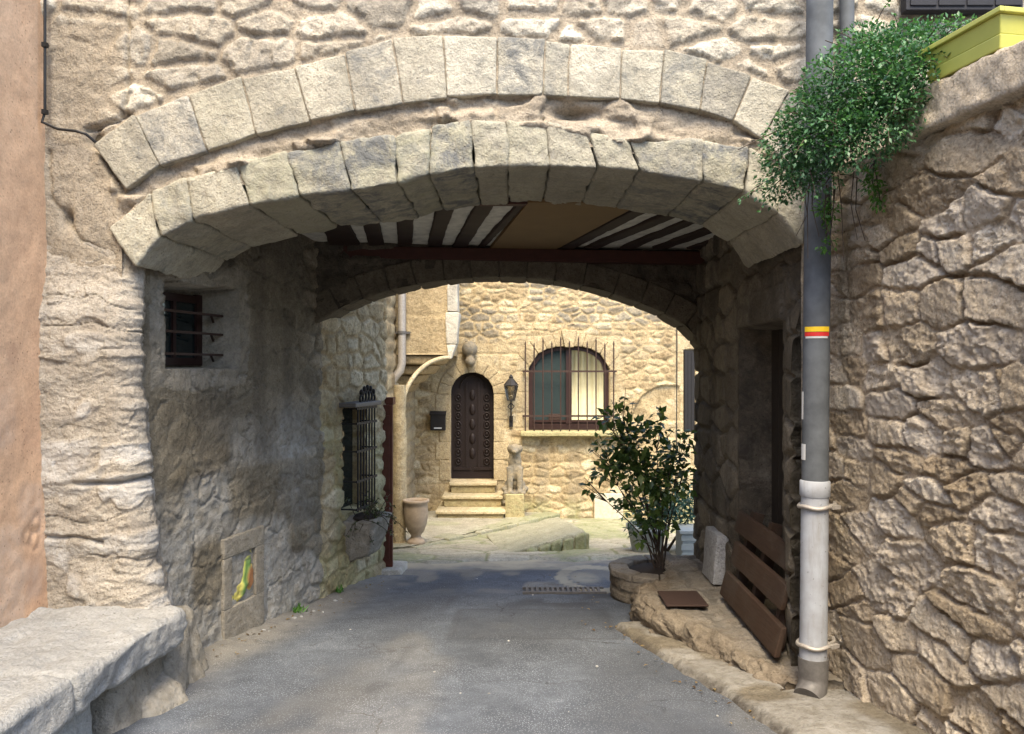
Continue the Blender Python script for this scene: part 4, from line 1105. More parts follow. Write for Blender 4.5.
def corner_jetty():
    j = thing('jettied_house', 'honey stone upper storey overhanging the far left corner of the courtyard', 'house', (-1.6, 11.8, 1.7))
    step = .03
    x = np.arange(-2.6, -.86, step); z = np.arange(1.84, 4.5, step)
    X, Z = np.meshgrid(x, z, indexing='ij')
    pr, R, R2, T = stones(X, Z, 201, (.42, .6), (.6, 1.1), .004, .004, .012, .012, 0)
    P = np.stack([X, np.full_like(X, 11.0), Z], -1); N = np.zeros_like(P); N[..., 1] = -1
    surf('upper_wall', P, N, .012 * pr + .008 * fbm(X * 4, Z * 4, 3, 4), M['warm'], j, attr(.35 + .3 * R, np.maximum(pr, .3), R * 0, .25 * sst(.5, .8, vn(X * 3, Z * 2, 4))), .2)
    b = MB(); b.box(-2.6, -.88, 11.2, 12.95, 1.84, 4.45); b.build('upper_mass', M['warm'], j)
    q = MB(); q.rock([(-.90, 10.96, 1.98), (-.76, 10.96, 1.98), (-.90, 11.3, 1.98), (-.76, 11.3, 1.98), (-.92, 10.96, 2.42), (-.72, 10.96, 2.42), (-.92, 11.3, 2.42), (-.72, 11.3, 2.42)], .05, .02, .01, 7, 3, tone=1.)
    q.rock([(-.875, 10.96, 1.78), (-.83, 10.96, 1.78), (-.875, 11.2, 1.80), (-.83, 11.2, 1.80), (-.90, 10.96, 1.98), (-.765, 10.96, 1.98), (-.90, 11.3, 1.98), (-.765, 11.3, 1.98)], .05, .015, .008, 7, 4, tone=1.)
    q.rock([(-.89, 10.965, 2.43), (-.745, 10.965, 2.43), (-.89, 11.3, 2.43), (-.745, 11.3, 2.43), (-.89, 10.965, 4.4), (-.745, 10.965, 4.4), (-.89, 11.3, 4.4), (-.745, 11.3, 4.4)], .08, .015, .006, 5, 5, tone=1.)
    q.build('corner_quoin', M['ring'], j)
    rb = MB(); A = np.array([-.86, 11.0, 1.80]); C = at(402, 408, 10.3); pts = []
    for k in range(15):
        th = math.pi / 2 * k / 14
        pts.append((A[0] + (C[0] - A[0]) * math.sin(th) , A[1] + (C[1] - A[1]) * k / 14, C[2] + (A[2] - C[2]) * math.cos(th) ))
    pts = [(A[0] + (C[0] - A[0]) * math.sin(math.pi / 2 * k / 14), A[1] + (C[1] - A[1]) * k / 14, A[2] - (A[2] - C[2]) * (1 - math.cos(math.pi / 2 * k / 14))) for k in range(15)]
    rb.tube(pts, .03, 8, tone=.8); rb.build('squinch_rib', M['warm'], j)
    # corbelled springing below the jetty
    cb = MB()
    for k in range(4):
        x1 = -.95 - .17 * k; zt_ = 1.835 - .14 * k
        cb.rock([(-2.2, 11.05 + .1 * k, zt_ - .13), (x1 - .1, 11.05 + .1 * k, zt_ - .13), (-2.2, 12.7, zt_ - .13), (x1 - .1, 12.7, zt_ - .13), (-2.2, 11.02 + .1 * k, zt_), (x1, 11.02 + .1 * k, zt_), (-2.2, 12.7, zt_), (x1, 12.7, zt_)], .12, .03, .015, 5, 80 + k, tone=.3)
    cb.build('corbel', M['warm'], j)
    # drainpipe on the jetty
    dp = thing('drainpipe', 'grey metal drainpipe running down the overhanging upper wall', 'pipe', (-1.5, 10.9, 1.5))
    m_ = MB(); xx = (402 - 512) * 10.88 / F
    m_.tube([(xx, 10.88, 4.4), (xx, 10.88, 1.72), (xx - .02, 10.86, 1.62), (xx - .12, 10.84, 1.50), (xx - .15, 10.84, 1.40)], .055, 12); m_.build('pipe', M['clamp'], dp)
    m_ = MB(); m_.tube([(xx, 10.88, 2.12), (xx, 10.88, 2.16)], .066, 12); m_.box(xx - .1, xx + .1, 10.93, 11.0, 2.125, 2.155); m_.build('clamp', M['iron'], dp)
    d2 = thing('drainpipe', 'rough pale stone-coloured drainpipe standing beside the clay urn', 'pipe', (-1.38, 9.7, -.5))
    m_ = MB(); p0 = at(399, 552, 9.8); p1 = at(400, 385, 9.8)
    rng = random.Random(2)
    pts = [tuple(np.array(p0) * (1 - k / 24) + np.array(p1) * k / 24 + np.array([.008 * rng.uniform(-1, 1), 0, 0])) for k in range(25)]
    m_.tube(pts, [.095 + .006 * rng.uniform(-1, 1) - .02 * (k / 24) for k in range(25)], 14, tone=.7); m_.build('shaft', M['warm'], d2)
    m_ = MB(); m_.lathe([(.13, -.02), (.14, .03), (.12, .10), (.10, .14)], tuple(p0), 14, tone=.6); m_.build('base', M['warm'], d2)
corner_jetty()

def courtyard_floor():
    # pale terrace before the steps
    c00 = np.array([-1.75, 8.9, -.44]); c10 = np.array([-1.22, 9.5, -.475]); c01 = np.array([-1.75, 12.98, -.66]); c11 = np.array([.72, 12.98, -.68])
    P = quadgrid((-1.72, 9.2, -.43), (-1.2, 9.45, -.45), (-1.72, 12.98, -.66), (.72, 12.98, -.69), 90, 120)
    B = .35 * sst(.87, 1.0, np.linspace(0, 1, 90))[:, None] * np.ones((90, 120)) * sst(.25, .55, vn(P[..., 0] * 4, P[..., 1] * 4, 5)) + .3 * sst(.55, .75, vn(P[..., 0] * 2, P[..., 1] * 2, 15))
    tag(sheet('courtyard_pavement', P, M['moss'], None, .012, b=np.clip(B, 0, 1), thick=.28, seed=6), kind='structure')
    r = thing('stone_ramp', 'sloping mossy stone slab rising beside the courtyard terrace', 'ramp', (.3, 9.8, -.5))
    FL, FR, BR, BL = np.array([-.12, 9.05, -.45]), np.array([.86, 9.4, -.245]), np.array([.66, 11.4, -.46]), np.array([-.34, 10.6, -.545])
    mb = MB(); dn = lambda p, z_: np.array([p[0], p[1], z_])
    mb.rock([dn(FL, -.6), dn(FR, -.62), dn(BL, -.62), dn(BR, -.72), FL, FR, BL, BR], .05, .025, .018, 5, 77, tone=.75, b=.25); mb.build('slab', M['moss'], r)
    mb = MB(); rng = random.Random(8)
    for k in range(7):
        f0, f1 = k / 7 + .005, (k + 1) / 7 - .005
        A0 = FL + (FR - FL) * f0; A1 = FL + (FR - FL) * f1
        if k < 2: continue
        o_ = np.array([.0, -.035 - .02 * rng.random(), 0]); b_ = np.array([0, .1, 0])
        zt0, zt1 = A0[2] - .035, A1[2] - .035
        C = [dn(A0 + o_, -.6), dn(A1 + o_, -.6), dn(A0 + b_, -.6), dn(A1 + b_, -.6), dn(A0 + o_, zt0), dn(A1 + o_, zt1), dn(A0 + b_, zt0), dn(A1 + b_, zt1)]
        mb.rock(C, .03, .03, .026, 8, 800 + k, b=.55, a=.3)
    for k in range(5):
        f0, f1 = k / 5 + .005, (k + 1) / 5 - .005
        A0 = FR + (BR - FR) * f0; A1 = FR + (BR - FR) * f1; o_ = np.array([.05 + .02 * rng.random(), 0, 0]); b_ = np.array([-.1, 0, 0])
        mb.rock([dn(A0 + b_, -.7), dn(A0 + o_, -.7), dn(A1 + b_, -.7), dn(A1 + o_, -.7), dn(A0 + b_, A0[2] - .04), dn(A0 + o_, A0[2] - .04), dn(A1 + b_, A1[2] - .04), dn(A1 + o_, A1[2] - .04)], .03, .02, .014, 8, 820 + k, b=.5, a=.4)
    mb.build('side_stones', M['moss'], r)
    mb = MB(); E0 = np.array([-1.2, 9.45, -.45]); E1 = np.array([.72, 12.98, -.69]); nk = 11
    for k in range(nk):
        A0 = E0 + (E1 - E0) * (k / nk + .002); A1 = E0 + (E1 - E0) * ((k + 1) / nk - .002); tz = -.02 * rng.random()
        o_ = np.array([.05 + .03 * rng.random(), -.03, 0]); b_ = np.array([-.16, .09, 0])
        mb.rock([dn(A0 + b_, -.95), dn(A0 + o_, -.95), dn(A1 + b_, -.95), dn(A1 + o_, -.95), dn(A0 + b_, A0[2] + .012 + tz), dn(A0 + o_, A0[2] + .006 + tz), dn(A1 + b_, A1[2] + .012 + tz), dn(A1 + o_, A1[2] + .006 + tz)], .04, .02, .012, 7, 840 + k, b=.4 * rng.random() + .1, a=.2)
    x = np.arange(-1.6, 3.6, .022); y = np.arange(8.1, 13.0, .022)
    X, Y = np.meshgrid(x, y, indexing='ij')
    pr, R_, R2, T, D = rubble_field(X, Y, 611, (.3, .5), (.35, .7), .006, .02, 1.1, .02, .22, .02)
    edge = 8.45 + .18 * X + .30 * fbm(X * 1.4, X * 0 + 3, 6, 4)
    e = sst(-.05, .12, Y - edge)
    ms = np.maximum(.8 * sst(.4, .7, vn(X * 1.6, Y * 1.6, 5) + .25 * fbm(X * 9, Y * 9, 6, 3)), .8 * (1 - pr) * sst(.3, .55, vn(X * 3, Y * 3, 9)))
    P = np.stack([X, Y, gz(Y) - .02 + .032 * e], -1); N = np.zeros_like(P); N[..., 2] = 1
    tag(surf('courtyard_paving', P, N, e * (.008 * pr + .006 * R2 * pr + .008 * fbm(X * 4, Y * 4, 3, 4)), M['moss'], None, attr(R_ * .8 + .2, pr, np.clip(ms, 0, 1) * .7, .25 * (1 - pr)), .05), kind='structure')
    tag(mb.build('terrace_kerb', M['moss']), kind='structure')
    # drain grate and manhole in the road
    g = thing('drain_grate', 'narrow rusty drain grate across the road before the planter', 'drain', (.5, 6.9, gz(6.9)))
    m_ = MB()
    for k in range(15):
        xx = .12 + k * .044; m_.box(xx, xx + .022, 6.78, 6.98, gz(6.88) - .01, gz(6.88) + .014)
    for yy in (6.76, 6.98): m_.box(.09, .80, yy, yy + .025, gz(6.88) - .01, gz(yy) + .016)
    m_.build('bars', M['iron'], g)
    w = MB(); rng = random.Random(9)
    for k in range(60):
        y_ = rng.uniform(3.0, 7.5); wl = -1.93 + .23 * (y_ - 4.87)
        if rng.random() < .6: x_ = wl + abs(rng.gauss(.05, .10)) + .05
        else: x_ = rng.uniform(-1.2, 1.0)
        s_ = rng.uniform(.004, .013) * (1.6 if x_ < wl + .2 else .8)
        w.ell((x_, y_, gz(y_) + s_ * .4), (s_ * rng.uniform(.8, 1.4), s_ * rng.uniform(.8, 1.4), s_ * .6), 7, 5, tone=rng.random())
    tag(w.build('gravel', M['bench']), 'loose pebbles scattered on the road by the wall foot', 'gravel', kind='stuff')
courtyard_floor()

def steps():
    s_ = thing('stone_steps', 'three worn stone steps below the carved arched door', 'steps', (-.65, 12.5, -.68))
    for k, (xa, xb, ya, z0, z1) in enumerate(((-1.13, -.13, 12.15, -.70, -.51), (-1.06, -.17, 12.47, -.51, -.335), (-.97, -.27, 12.74, -.335, -.165))):
        m_ = MB(); m_.rock([(xa, ya, z0), (xb, ya, z0), (xa, 12.99, z0), (xb, 12.99, z0), (xa, ya, z1 - .05), (xb, ya, z1 - .05), (xa, 12.99, z1 - .05), (xb, 12.99, z1 - .05)], .06, .01, .006, 6, k + 30, tone=.35, b=.25)
        m_.rock([(xa - .03, ya - .04, z1 - .052), (xb + .03, ya - .04, z1 - .052), (xa - .03, 12.985, z1 - .052), (xb + .03, 12.985, z1 - .052), (xa - .03, ya - .04, z1), (xb + .03, ya - .04, z1), (xa - .03, 12.985, z1), (xb + .03, 12.985, z1)], .06, .014, .005, 6, k + 35, tone=.8, b=.08)
        m_.build('step', M['moss'] if k < 0 else M['warm'], s_)
    pl = MB(); pl.rock([(-.115, 12.25, -.72), (.20, 12.25, -.72), (-.115, 12.75, -.72), (.20, 12.75, -.72), (-.10, 12.25, -.28), (.18, 12.25, -.28), (-.10, 12.75, -.28), (.18, 12.75, -.28)], .05, .015, .008, 6, 8, tone=.4, b=.35)
    tag(pl.build('plinth', M['warm']), 'square stone plinth at the right end of the door steps', 'plinth')
    st_ = MB(); x, y, z = .045, 12.48, -.28          # seated dog, facing the lane
    st_.ell((x, y + .08, z + .20), (.10, .15, .20)); st_.ell((x, y - .02, z + .36), (.085, .10, .20)); st_.ell((x, y + .12, z + .10), (.13, .15, .11))
    for s in (-1, 1):
        st_.tube([(x + s * .055, y - .07, z + .40), (x + s * .058, y - .11, z + .18), (x + s * .058, y - .12, z + .03)], [.05, .036, .032], 10)
        st_.ell((x + s * .058, y - .15, z + .03), (.036, .06, .03)); st_.ell((x + s * .115, y + .02, z + .05), (.05, .12, .05))
    st_.tube([(x, y - .03, z + .46), (x, y - .06, z + .62)], [.085, .065], 12)
    st_.ell((x, y - .08, z + .68), (.078, .09, .08)); st_.ell((x, y - .17, z + .65), (.042, .07, .04))
    for s in (-1, 1): st_.ell((x + s * .07, y - .05, z + .68), (.022, .04, .06))
    st_.box(x - .13, x + .13, y - .2, y + .24, z - .003, z + .02)
    st_.V = [(x + (v[0] - x) * 1.3, v[1], v[2]) for v in st_.V]
    tag(remesh(st_.build('dog_statue', M['warm']), .012), 'small seated stone dog statue on the plinth by the steps', 'statue')
steps()

def small_courtyard_things():
    m_ = MB(); x0, x1 = (431 - 512) * YB / F, (446 - 512) * YB / F; z0, z1 = CZ + (367 - 430) * YB / F, CZ + (367 - 412) * YB / F
    mbx = thing('mailbox', 'black metal mailbox on the wall left of the carved door', 'mailbox', ((x0 + x1) / 2, YB - .05, z0))
    m_.box(x0, x1, YB - .12, YB - .028, z0, z1 - .04); bevel(m_.build('body', M['black'], mbx), .008)
    l_ = MB(); l_.prism([(x0 - .01, YB - .135, z1 - .045), (x1 + .01, YB - .135, z1 - .045), (x1 + .01, YB - .03, z1), (x0 - .01, YB - .03, z1)], (0, 0, .018)); l_.build('lid', M['black'], mbx)
    s_ = MB(); s_.box(x0 + .06, x1 - .06, YB - .124, YB - .119, z0 + .03, z0 + .05); s_.build('name_plate', M['sticker'], mbx)
    # lantern
    lx, lz = -.015, 1.12
    la = thing('wall_lantern', 'black iron lantern on a bracket between the door and window', 'lantern', (lx, YB - .05, lz - .4))
    y = YB - .20
    c = MB()
    for sx in (-1, 1):
        for sy in (-1, 1):
            c.bar((lx + sx * .055, y + sy * .055, lz + .02), (lx + sx * .09, y + sy * .09, lz + .26), .012)
    for r_, zz in ((.055, .02), (.09, .26)):
        for a_, b_ in (((-1, -1), (1, -1)), ((1, -1), (1, 1)), ((1, 1), (-1, 1)), ((-1, 1), (-1, -1))):
            c.bar((lx + a_[0] * r_, y + a_[1] * r_, lz + zz), (lx + b_[0] * r_, y + b_[1] * r_, lz + zz), .014)
    c.build('cage', M['black'], la)
    k = MB(); k.lathe([(.125, .26), (.06, .34), (.03, .37), (.035, .39), (.012, .43)], (lx, y, lz), 8, smooth=False); k.build('cap', M['black'], la)
    g = MB(); g.lathe([(.066, .03), (.118, .255)], (lx, y, lz), 4, smooth=False)
    t = NT('lantern_glass'); t.b.inputs['Transmission Weight'].default_value = .9
    g.build('glass', t.out((.30, .27, .2), .15), la)
    b = MB(); b.tube([(lx, y, lz + .02), (lx, y, lz - .12), (lx, y + .03, lz - .24), (lx, YB - .05, lz - .32)], .012, 8)
    b.tube([(lx, y, lz - .02), (lx + .05, y, lz - .08), (lx, y, lz - .14)], .008, 6); b.tube([(lx, y, lz - .02), (lx - .05, y, lz - .08), (lx, y, lz - .14)], .008, 6)
    b.box(lx - .03, lx + .03, YB - .055, YB - .025, lz - .42, lz - .24); b.build('bracket', M['black'], la)
    # clay urn
    ux, uy, uz = at(416, 545, 9.7); uz = -.475
    u = thing('clay_urn', 'tall pale clay urn on the terrace beside the drainpipe', 'urn', (ux, uy, uz))
    prof = [(.10, 0), (.115, .02), (.10, .05), (.065, .085), (.06, .11), (.095, .15), (.13, .24), (.145, .34), (.145, .44), (.138, .49), (.16, .51), (.162, .535), (.135, .54), (.125, .50), (.12, .40), (.02, .38)]
    m_ = MB(); m_.lathe(prof, (ux, uy, uz), 32); m_.build('body', M['terra'], u)
    # open door leaf at the end of the left wall
    dl = thing('door_leaf', 'tall oxblood door leaf standing open at the end of the passage wall', 'door', (-1.27, 7.9, -.3))
    xa, xb = -1.37, -1.165
    m_ = MB(); m_.box(xa, xb, 7.80, 7.845, -.28, 1.30); bevel(m_.build('leaf', M['redwood'], dl), .004)
    m_ = MB()
    for (za, zb) in ((-.2, .35), (.45, 1.2)): m_.box(xa + .03, xb - .03, 7.79, 7.80, za, zb)
    bevel(m_.build('panel', M['redwood'], dl), .004)
    m_ = MB(); m_.box(xa + .04, xb, 7.83, 8.0, 1.30, 1.37); m_.build('head_rail', M['redwood'], dl)
    th = MB(); th.rock([(-1.40, 7.66, -.40), (-1.05, 7.70, -.40), (-1.40, 8.1, -.45), (-1.05, 8.1, -.45), (-1.40, 7.66, -.285), (-1.08, 7.72, -.285), (-1.40, 8.1, -.285), (-1.05, 8.1, -.285)], .05, .02, .01, 6, 66, tone=.9)
    tag(th.build('threshold_stone', M['ring']), 'pale threshold stone under the open oxblood door leaf', 'threshold')
small_courtyard_things()

# ------------------------------------------------------------------ planter, shrubs behind the arch
def leafy(root, mat, bark, blobs, n, L, w, rng, stems, name='foliage', droop=.1, shell=.45):
    lf = MB(); tot = sum(b[1][0] * b[1][1] * b[1][2] for b in blobs)
    for c, r in blobs:
        for k in range(int(n * r[0] * r[1] * r[2] / tot)):
            while True:
                d = Vector((rng.gauss(0, 1), rng.gauss(0, 1), rng.gauss(0, 1))).normalized()
                break
            q = rng.random() ** shell
            p = Vector((c[0] + r[0] * d.x * q, c[1] + r[1] * d.y * q, c[2] + r[2] * d.z * q))
            dr = (d * .7 + Vector((rng.gauss(0, .6), rng.gauss(0, .6), rng.gauss(-droop, .5))))
            ll = L * rng.uniform(.6, 1.25)
            lf.leaf(p, dr, Vector((rng.gauss(0, .45), rng.gauss(0, .45) - .25, 1)), ll, ll * w, rng.betavariate(2, 2), rng.uniform(.05, .25))
    lf.build(name, mat, root)
    sm = MB()
    for s_, r_ in stems: sm.tube(s_, r_, 7)
    sm.build('stem', bark, root)

def planter():
    cx, cy, r = 1.21, 6.63, .385
    zb, zt = -.30, .02
    p = thing('round_planter', 'low round stone planter at the far mouth of the passage', 'planter', (cx, cy, zb))
    n, m = 120, 34
    th = np.linspace(0, 2 * math.pi, n); v = np.linspace(0, 1, m)
    T, Vv = np.meshgrid(th, v, indexing='ij')
    pr, R, R2, Tt = stones(T * r, Vv * .34, 55, (.10, .17), (.2, .36), .02, .008, .02, .02, 0)
    pr[-1] = pr[0]; R[-1] = R[0]
    H = .012 * pr + .006 * fbm(np.cos(T) * 3, Vv * 3 + np.sin(T) * 3, 4, 4)
    P = np.stack([cx + r * np.cos(T), cy + r * np.sin(T), zb + (zt - zb - .05) * Vv], -1); N = np.stack([np.cos(T), np.sin(T), T * 0], -1)
    surf('body', P, N, H, M['ledge'], p, attr(R, pr, R * 0), 0)
    mb = MB(); nk = 11
    for k in range(nk):
        a0, a1 = 2 * math.pi * k / nk + .012, 2 * math.pi * (k + 1) / nk - .012
        q = lambda a_, rr, z_: (cx + rr * math.cos(a_), cy + rr * math.sin(a_), z_)
        mb.rock([q(a0, r + .03, zt - .055), q(a1, r + .03, zt - .055), q(a0, r - .13, zt - .055), q(a1, r - .13, zt - .055), q(a0, r + .03, zt), q(a1, r + .03, zt), q(a0, r - .13, zt), q(a1, r - .13, zt)], .04, .014, .006, 8, 700 + k, tone=.55 + .1 * (k % 3), b=.3)
    mb.build('rim', M['ledge'], p)
    mb = MB(); mb.lathe([(r - .12, -.3), (r - .11, -.045), (.2, -.02), (.02, -.015)], (cx, cy, zt), 24, .02); mb.build('soil', M['soil'], p)
    sh = thing('camellia_shrub', 'loose glossy dark green shrub growing in the round stone planter', 'shrub', (cx, cy, zt))
    rng = random.Random(12)
    D = cy
    def B(px, py, rx, ry, dd=0): 
        q = at(px, py, D + dd); k = (D + dd) / F
        return (tuple(q), (rx * k, rx * k * .9, ry * k))
    blobs = [B(628, 445, 24, 26), B(655, 425, 14, 16, .1), B(606, 468, 17, 15, -.1), B(640, 470, 26, 22, -.1), B(672, 455, 20, 20, .1), B(612, 418, 15, 12), B(620, 404, 9, 9),
             B(592, 488, 9, 7, -.1), B(662, 490, 20, 18, -.15), B(681, 480, 14, 20, .1), B(655, 520, 20, 16, -.1), B(628, 500, 18, 12, 0), B(684, 438, 10, 10, .1), B(600, 446, 10, 9, 0), B(640, 540, 10, 8, -.15)]
    base = Vector((cx + .02, cy, zt - .01)); stems = []
    for c, rr in blobs:
        e_ = Vector(c); mid = base.lerp(e_, .5) + Vector((rng.uniform(-.03, .03), 0, .05)); b0 = base + Vector((rng.uniform(-.06, .06), rng.uniform(-.05, .05), 0))
        stems.append(([b0, b0.lerp(mid, .5) + Vector((0, 0, .05)), mid, e_], [.008, .006, .005, .002]))
        for k in range(5):
            e2 = e_ + Vector((rng.gauss(0, rr[0] * .7), rng.gauss(0, rr[1] * .7), rng.gauss(0, rr[2] * .7)))
            stems.append(([mid.lerp(e_, .6), e2], [.004, .002]))
    leafy(sh, M['leaf_shrub'], M['bark'], blobs, 1350, .078, .6, rng, stems, droop=.15, shell=.7)
    # blue-green bush behind
    b2 = thing('blue_green_bush', 'dense blue green bush in shade behind the round planter', 'shrub', (1.75, 9.2, -.5))
    D = 9.2
    blobs = [B(672, 500, 28, 22), B(640, 522, 18, 16), B(690, 515, 22, 24), B(655, 510, 20, 20)]
    stems = [([Vector((1.75, 9.2, -.5)), Vector(c)], [.02, .008]) for c, _ in blobs]
    leafy(b2, M['leaf_blue'], M['bark'], blobs, 1500, .07, .45, rng, stems, droop=.2, shell=.5)
    # pot under the bush and stacked pale boxes
    pt = MB(); pt.lathe([(.16, 0), (.22, .28), (.24, .30), (.24, .34), (.2, .34), (.19, .30), (.02, .29)], (1.55, 9.2, -.48), 24)
    tag(pt.build('white_pot', M['boxes']), 'pale round pot under the blue green bush', 'pot')
    bx = thing('white_crate', 'pale slatted crate on the ground behind the planter', 'crate', (2.05, 8.9, -.45))
    m_ = MB(); m_.box(1.85, 2.35, 8.7, 9.05, -.45, -.14); bevel(m_.build('box', M['boxes'], bx), .01)
    m_ = MB()
    for k in range(3): m_.box(1.84, 2.36, 8.688, 8.70, -.42 + k * .10, -.36 + k * .10)
    m_.box(1.82, 2.38, 8.67, 9.08, -.14, -.11); m_.build('slats', M['boxes'], bx)
planter()

# ------------------------------------------------------------------ right rubble wall, coping, plants, flower box
RA = np.array([1.67, 4.2]); RT = np.array([.23, -1.24]) / math.hypot(.23, 1.24); RN = np.array([-RT[1] * -1, RT[0]]) 
RN = np.array([RT[1], -RT[0]])          # facing the lane (-x)
def rp(s, off, z): 
    q = RA + RT * s + RN * off; return Vector((q[0], q[1], z))
def srt(y): return (4.2 - y) / -RT[1]
def rubble():
    w = thing('rubble_wall', 'tan rubble wall of big rough stones along the right of the lane', 'wall', (1.85, 3, 0))
    step = .0065
    u = np.arange(-.02, 2.0, step); z = np.arange(-.15, 2.70, step)
    U, Z = np.meshgrid(u, z, indexing='ij')
    # courses tip down towards the viewer in the lower half
    Vt = Z + .05 * U
    pr, R, R2, T, D = rubble_field(U, Vt, 151, (.065, .22), (.15, .52), .004, .011, 2.0, .022, .17, .008)
    pit = fbm(U * 13, Z * 16, 5, 5, .6)
    smooth_st = sst(.55, .75, R2)
    face = .012 * pit + .010 * facet(U * .9, Vt * 1.1, 9, 63) + .007 * facet(U, Vt, 30, 67) + .010 * (1 - np.abs(fbm(U * 7, Vt * 16, 61, 4)) * 2) + .007 * fbm(U * 45, Vt * 60, 68, 4, .6)
    H = pr * (.018 + .022 * R2 + .10 * np.clip(T, -.12, .12) + face * (1 - .65 * smooth_st)) + .010 * fbm(U * 2, Z * 2, 3, 3) + .004 * fbm(U * 40, Z * 40, 9, 3)
    fill = sst(.18, .40, vn(U * 4.5, Vt * 4.5, 87)) * (1 - pr)      # joints pointed with mortar here, open there
    H += .016 * fill
    mort = sst(.5, .2, U + .25 * fbm(U * 2, Z * 2, 14, 3))       # smoother, mortared strip beside the pipe
    H = H * (1 - .45 * mort)
    P = np.zeros(U.shape + (3,)); P[..., 0] = RA[0] + RT[0] * U; P[..., 1] = RA[1] + RT[1] * U; P[..., 2] = Z
    N = np.zeros_like(P); N[..., 0] = RN[0]; N[..., 1] = RN[1]
    grey = .5 * sst(.7, .3, Z) * sst(.4, .65, vn(U * 3, Z * 3, 6)) + .75 * (np.mod(R * 7.3 + R2 * 3.1, 1) > .72) * pr
    surf('masonry', P, N, H, M['rubble'], w, attr(np.clip(R * .9 + .15 * pit, 0, 1), np.clip(pr * 1.1, 0, 1), np.clip(grey, 0, 1), np.clip(.35 * mort * sst(.4, .7, vn(U * 6, Z * 6, 22)) + .45 * (1 - pr) * (1 - mort) * (1 - fill), 0, 1)), .5)  # open joints coloured dark: dirt, plus painted-in shade of the gaps
    c = MB()
    s0 = srt(3.66); ends = [s0, s0 + .95, s0 + 2.0]
    for k in range(2):
        a_, b_ = ends[k] + .006, ends[k + 1] - .006
        c.rock([rp(a_, .09, 2.665), rp(b_, .09, 2.665), rp(a_, -.45, 2.665), rp(b_, -.45, 2.665), rp(a_, .07, 2.86), rp(b_, .07, 2.86), rp(a_, -.45, 2.87), rp(b_, -.45, 2.87)], .02, .03, .016, 12, 90 + k, tone=.55, b=.2)
    c.build('coping', M['rubble'], w)
    # loose pale boulder behind the flower box
    b = MB(); b.rock([rp(srt(3.55), -.28, 2.86), rp(srt(2.7), -.28, 2.86), rp(srt(3.55), -.45, 2.86), rp(srt(2.7), -.45, 2.86), rp(srt(3.5), -.26, 2.98), rp(srt(2.7), -.26, 3.16), rp(srt(3.5), -.45, 2.98), rp(srt(2.7), -.45, 3.16)], .03, .06, .04, 7, 91, tone=.8, b=.5)
    tag(b.build('boulder', M['ring']), 'pale boulder lying on the wall top behind the yellow flower box', 'boulder')
    # the flower box
    fb = thing('flower_box', 'lime yellow plastic flower box on the coping of the rubble wall', 'planter', tuple(rp(srt(3.25), -.02, 2.87)))
    sA, sB = srt(3.42), srt(3.0); zb, zt = 2.868, 3.015
    m_ = MB()
    def boxp(o0, o1, s0, s1, z0, z1, o0t, o1t, s0t, s1t):
        return [rp(s0, o0, z0), rp(s1, o0, z0), rp(s1, o1, z0), rp(s0, o1, z0), rp(s0t, o0t, z1), rp(s1t, o0t, z1), rp(s1t, o1t, z1), rp(s0t, o1t, z1)]
    FQ = [(0, 3, 2, 1), (4, 5, 6, 7), (0, 1, 5, 4), (1, 2, 6, 5), (2, 3, 7, 6), (3, 0, 4, 7)]
    m_.add(boxp(.055, -.11, sA + .02, sB - .02, zb, zb + .055, .06, -.115, sA + .012, sB - .012), FQ)
    m_.add(boxp(.054, -.109, sA + .018, sB - .018, zb + .055, zt - .02, .068, -.123, sA + .004, sB - .004), FQ)
    bevel(m_.build('box', M['lime'], fb), .005, 3)
    m_ = MB()
    for (o0, o1, s0, s1) in ((.082, .062, sA - .012, sB + .012), (-.118, -.138, sA - .012, sB + .012), (.062, -.118, sA - .012, sA + .010), (.062, -.118, sB - .010, sB + .012)):
        m_.add(boxp(o0, o1, s0, s1, zt - .02, zt, o0, o1, s0, s1), FQ)
    bevel(m_.build('rim', M['lime'], fb), .003)
    m_ = MB(); m_.add(boxp(.06, -.115, sA + .01, sB - .01, zt - .03, zt - .012, .06, -.115, sA + .01, sB - .01), FQ); m_.build('soil', M['soil'], fb)
    # big spilling plant
    rng = random.Random(31)
    v = thing('spilling_bush', 'dense small leaved green bush spilling over the rubble wall and pipe', 'bush', tuple(at(890, 100, 3.7)))
    def B(px, py, rx, ry, d):
        k = d / F; return (tuple(at(px, py, d)), (rx * k, rx * k * .75, ry * k))
    blobs = [B(885, 66, 48, 40, 3.56), B(850, 90, 52, 46, 3.56), B(828, 125, 52, 44, 3.58), B(802, 148, 44, 36, 3.62), B(788, 176, 32, 26, 3.66), B(776, 190, 20, 18, 3.68), B(905, 50, 40, 28, 3.56), B(928, 38, 34, 20, 3.56),
             B(888, 112, 38, 42, 3.42), B(858, 140, 40, 32, 3.46), B(906, 80, 34, 40, 3.40), B(868, 42, 30, 20, 3.64), B(818, 176, 26, 20, 3.62), B(952, 30, 28, 12, 3.60), B(928, 62, 22, 24, 3.40)]
    stems = []
    base = Vector(at(905, 95, 3.72))
    for c, rr in blobs:
        e_ = Vector(c)
        for k in range(3):
            e2 = e_ + Vector((rng.gauss(0, rr[0] * .5), rng.gauss(0, rr[1] * .5), rng.gauss(0, rr[2] * .5)))
            stems.append(([base, base.lerp(e2, .5) + Vector((0, 0, .06)), e2], [.008, .005, .002]))
    for k in range(9):
        px = rng.uniform(800, 870); p0 = Vector(at(px, rng.uniform(170, 190), 3.74)); stems.append(([p0, p0 + Vector((rng.uniform(-.03, .03), 0, -.15)), p0 + Vector((rng.uniform(-.06, .06), 0, -rng.uniform(.2, .45)))], [.003, .002, .0015]))
    sp = MB()
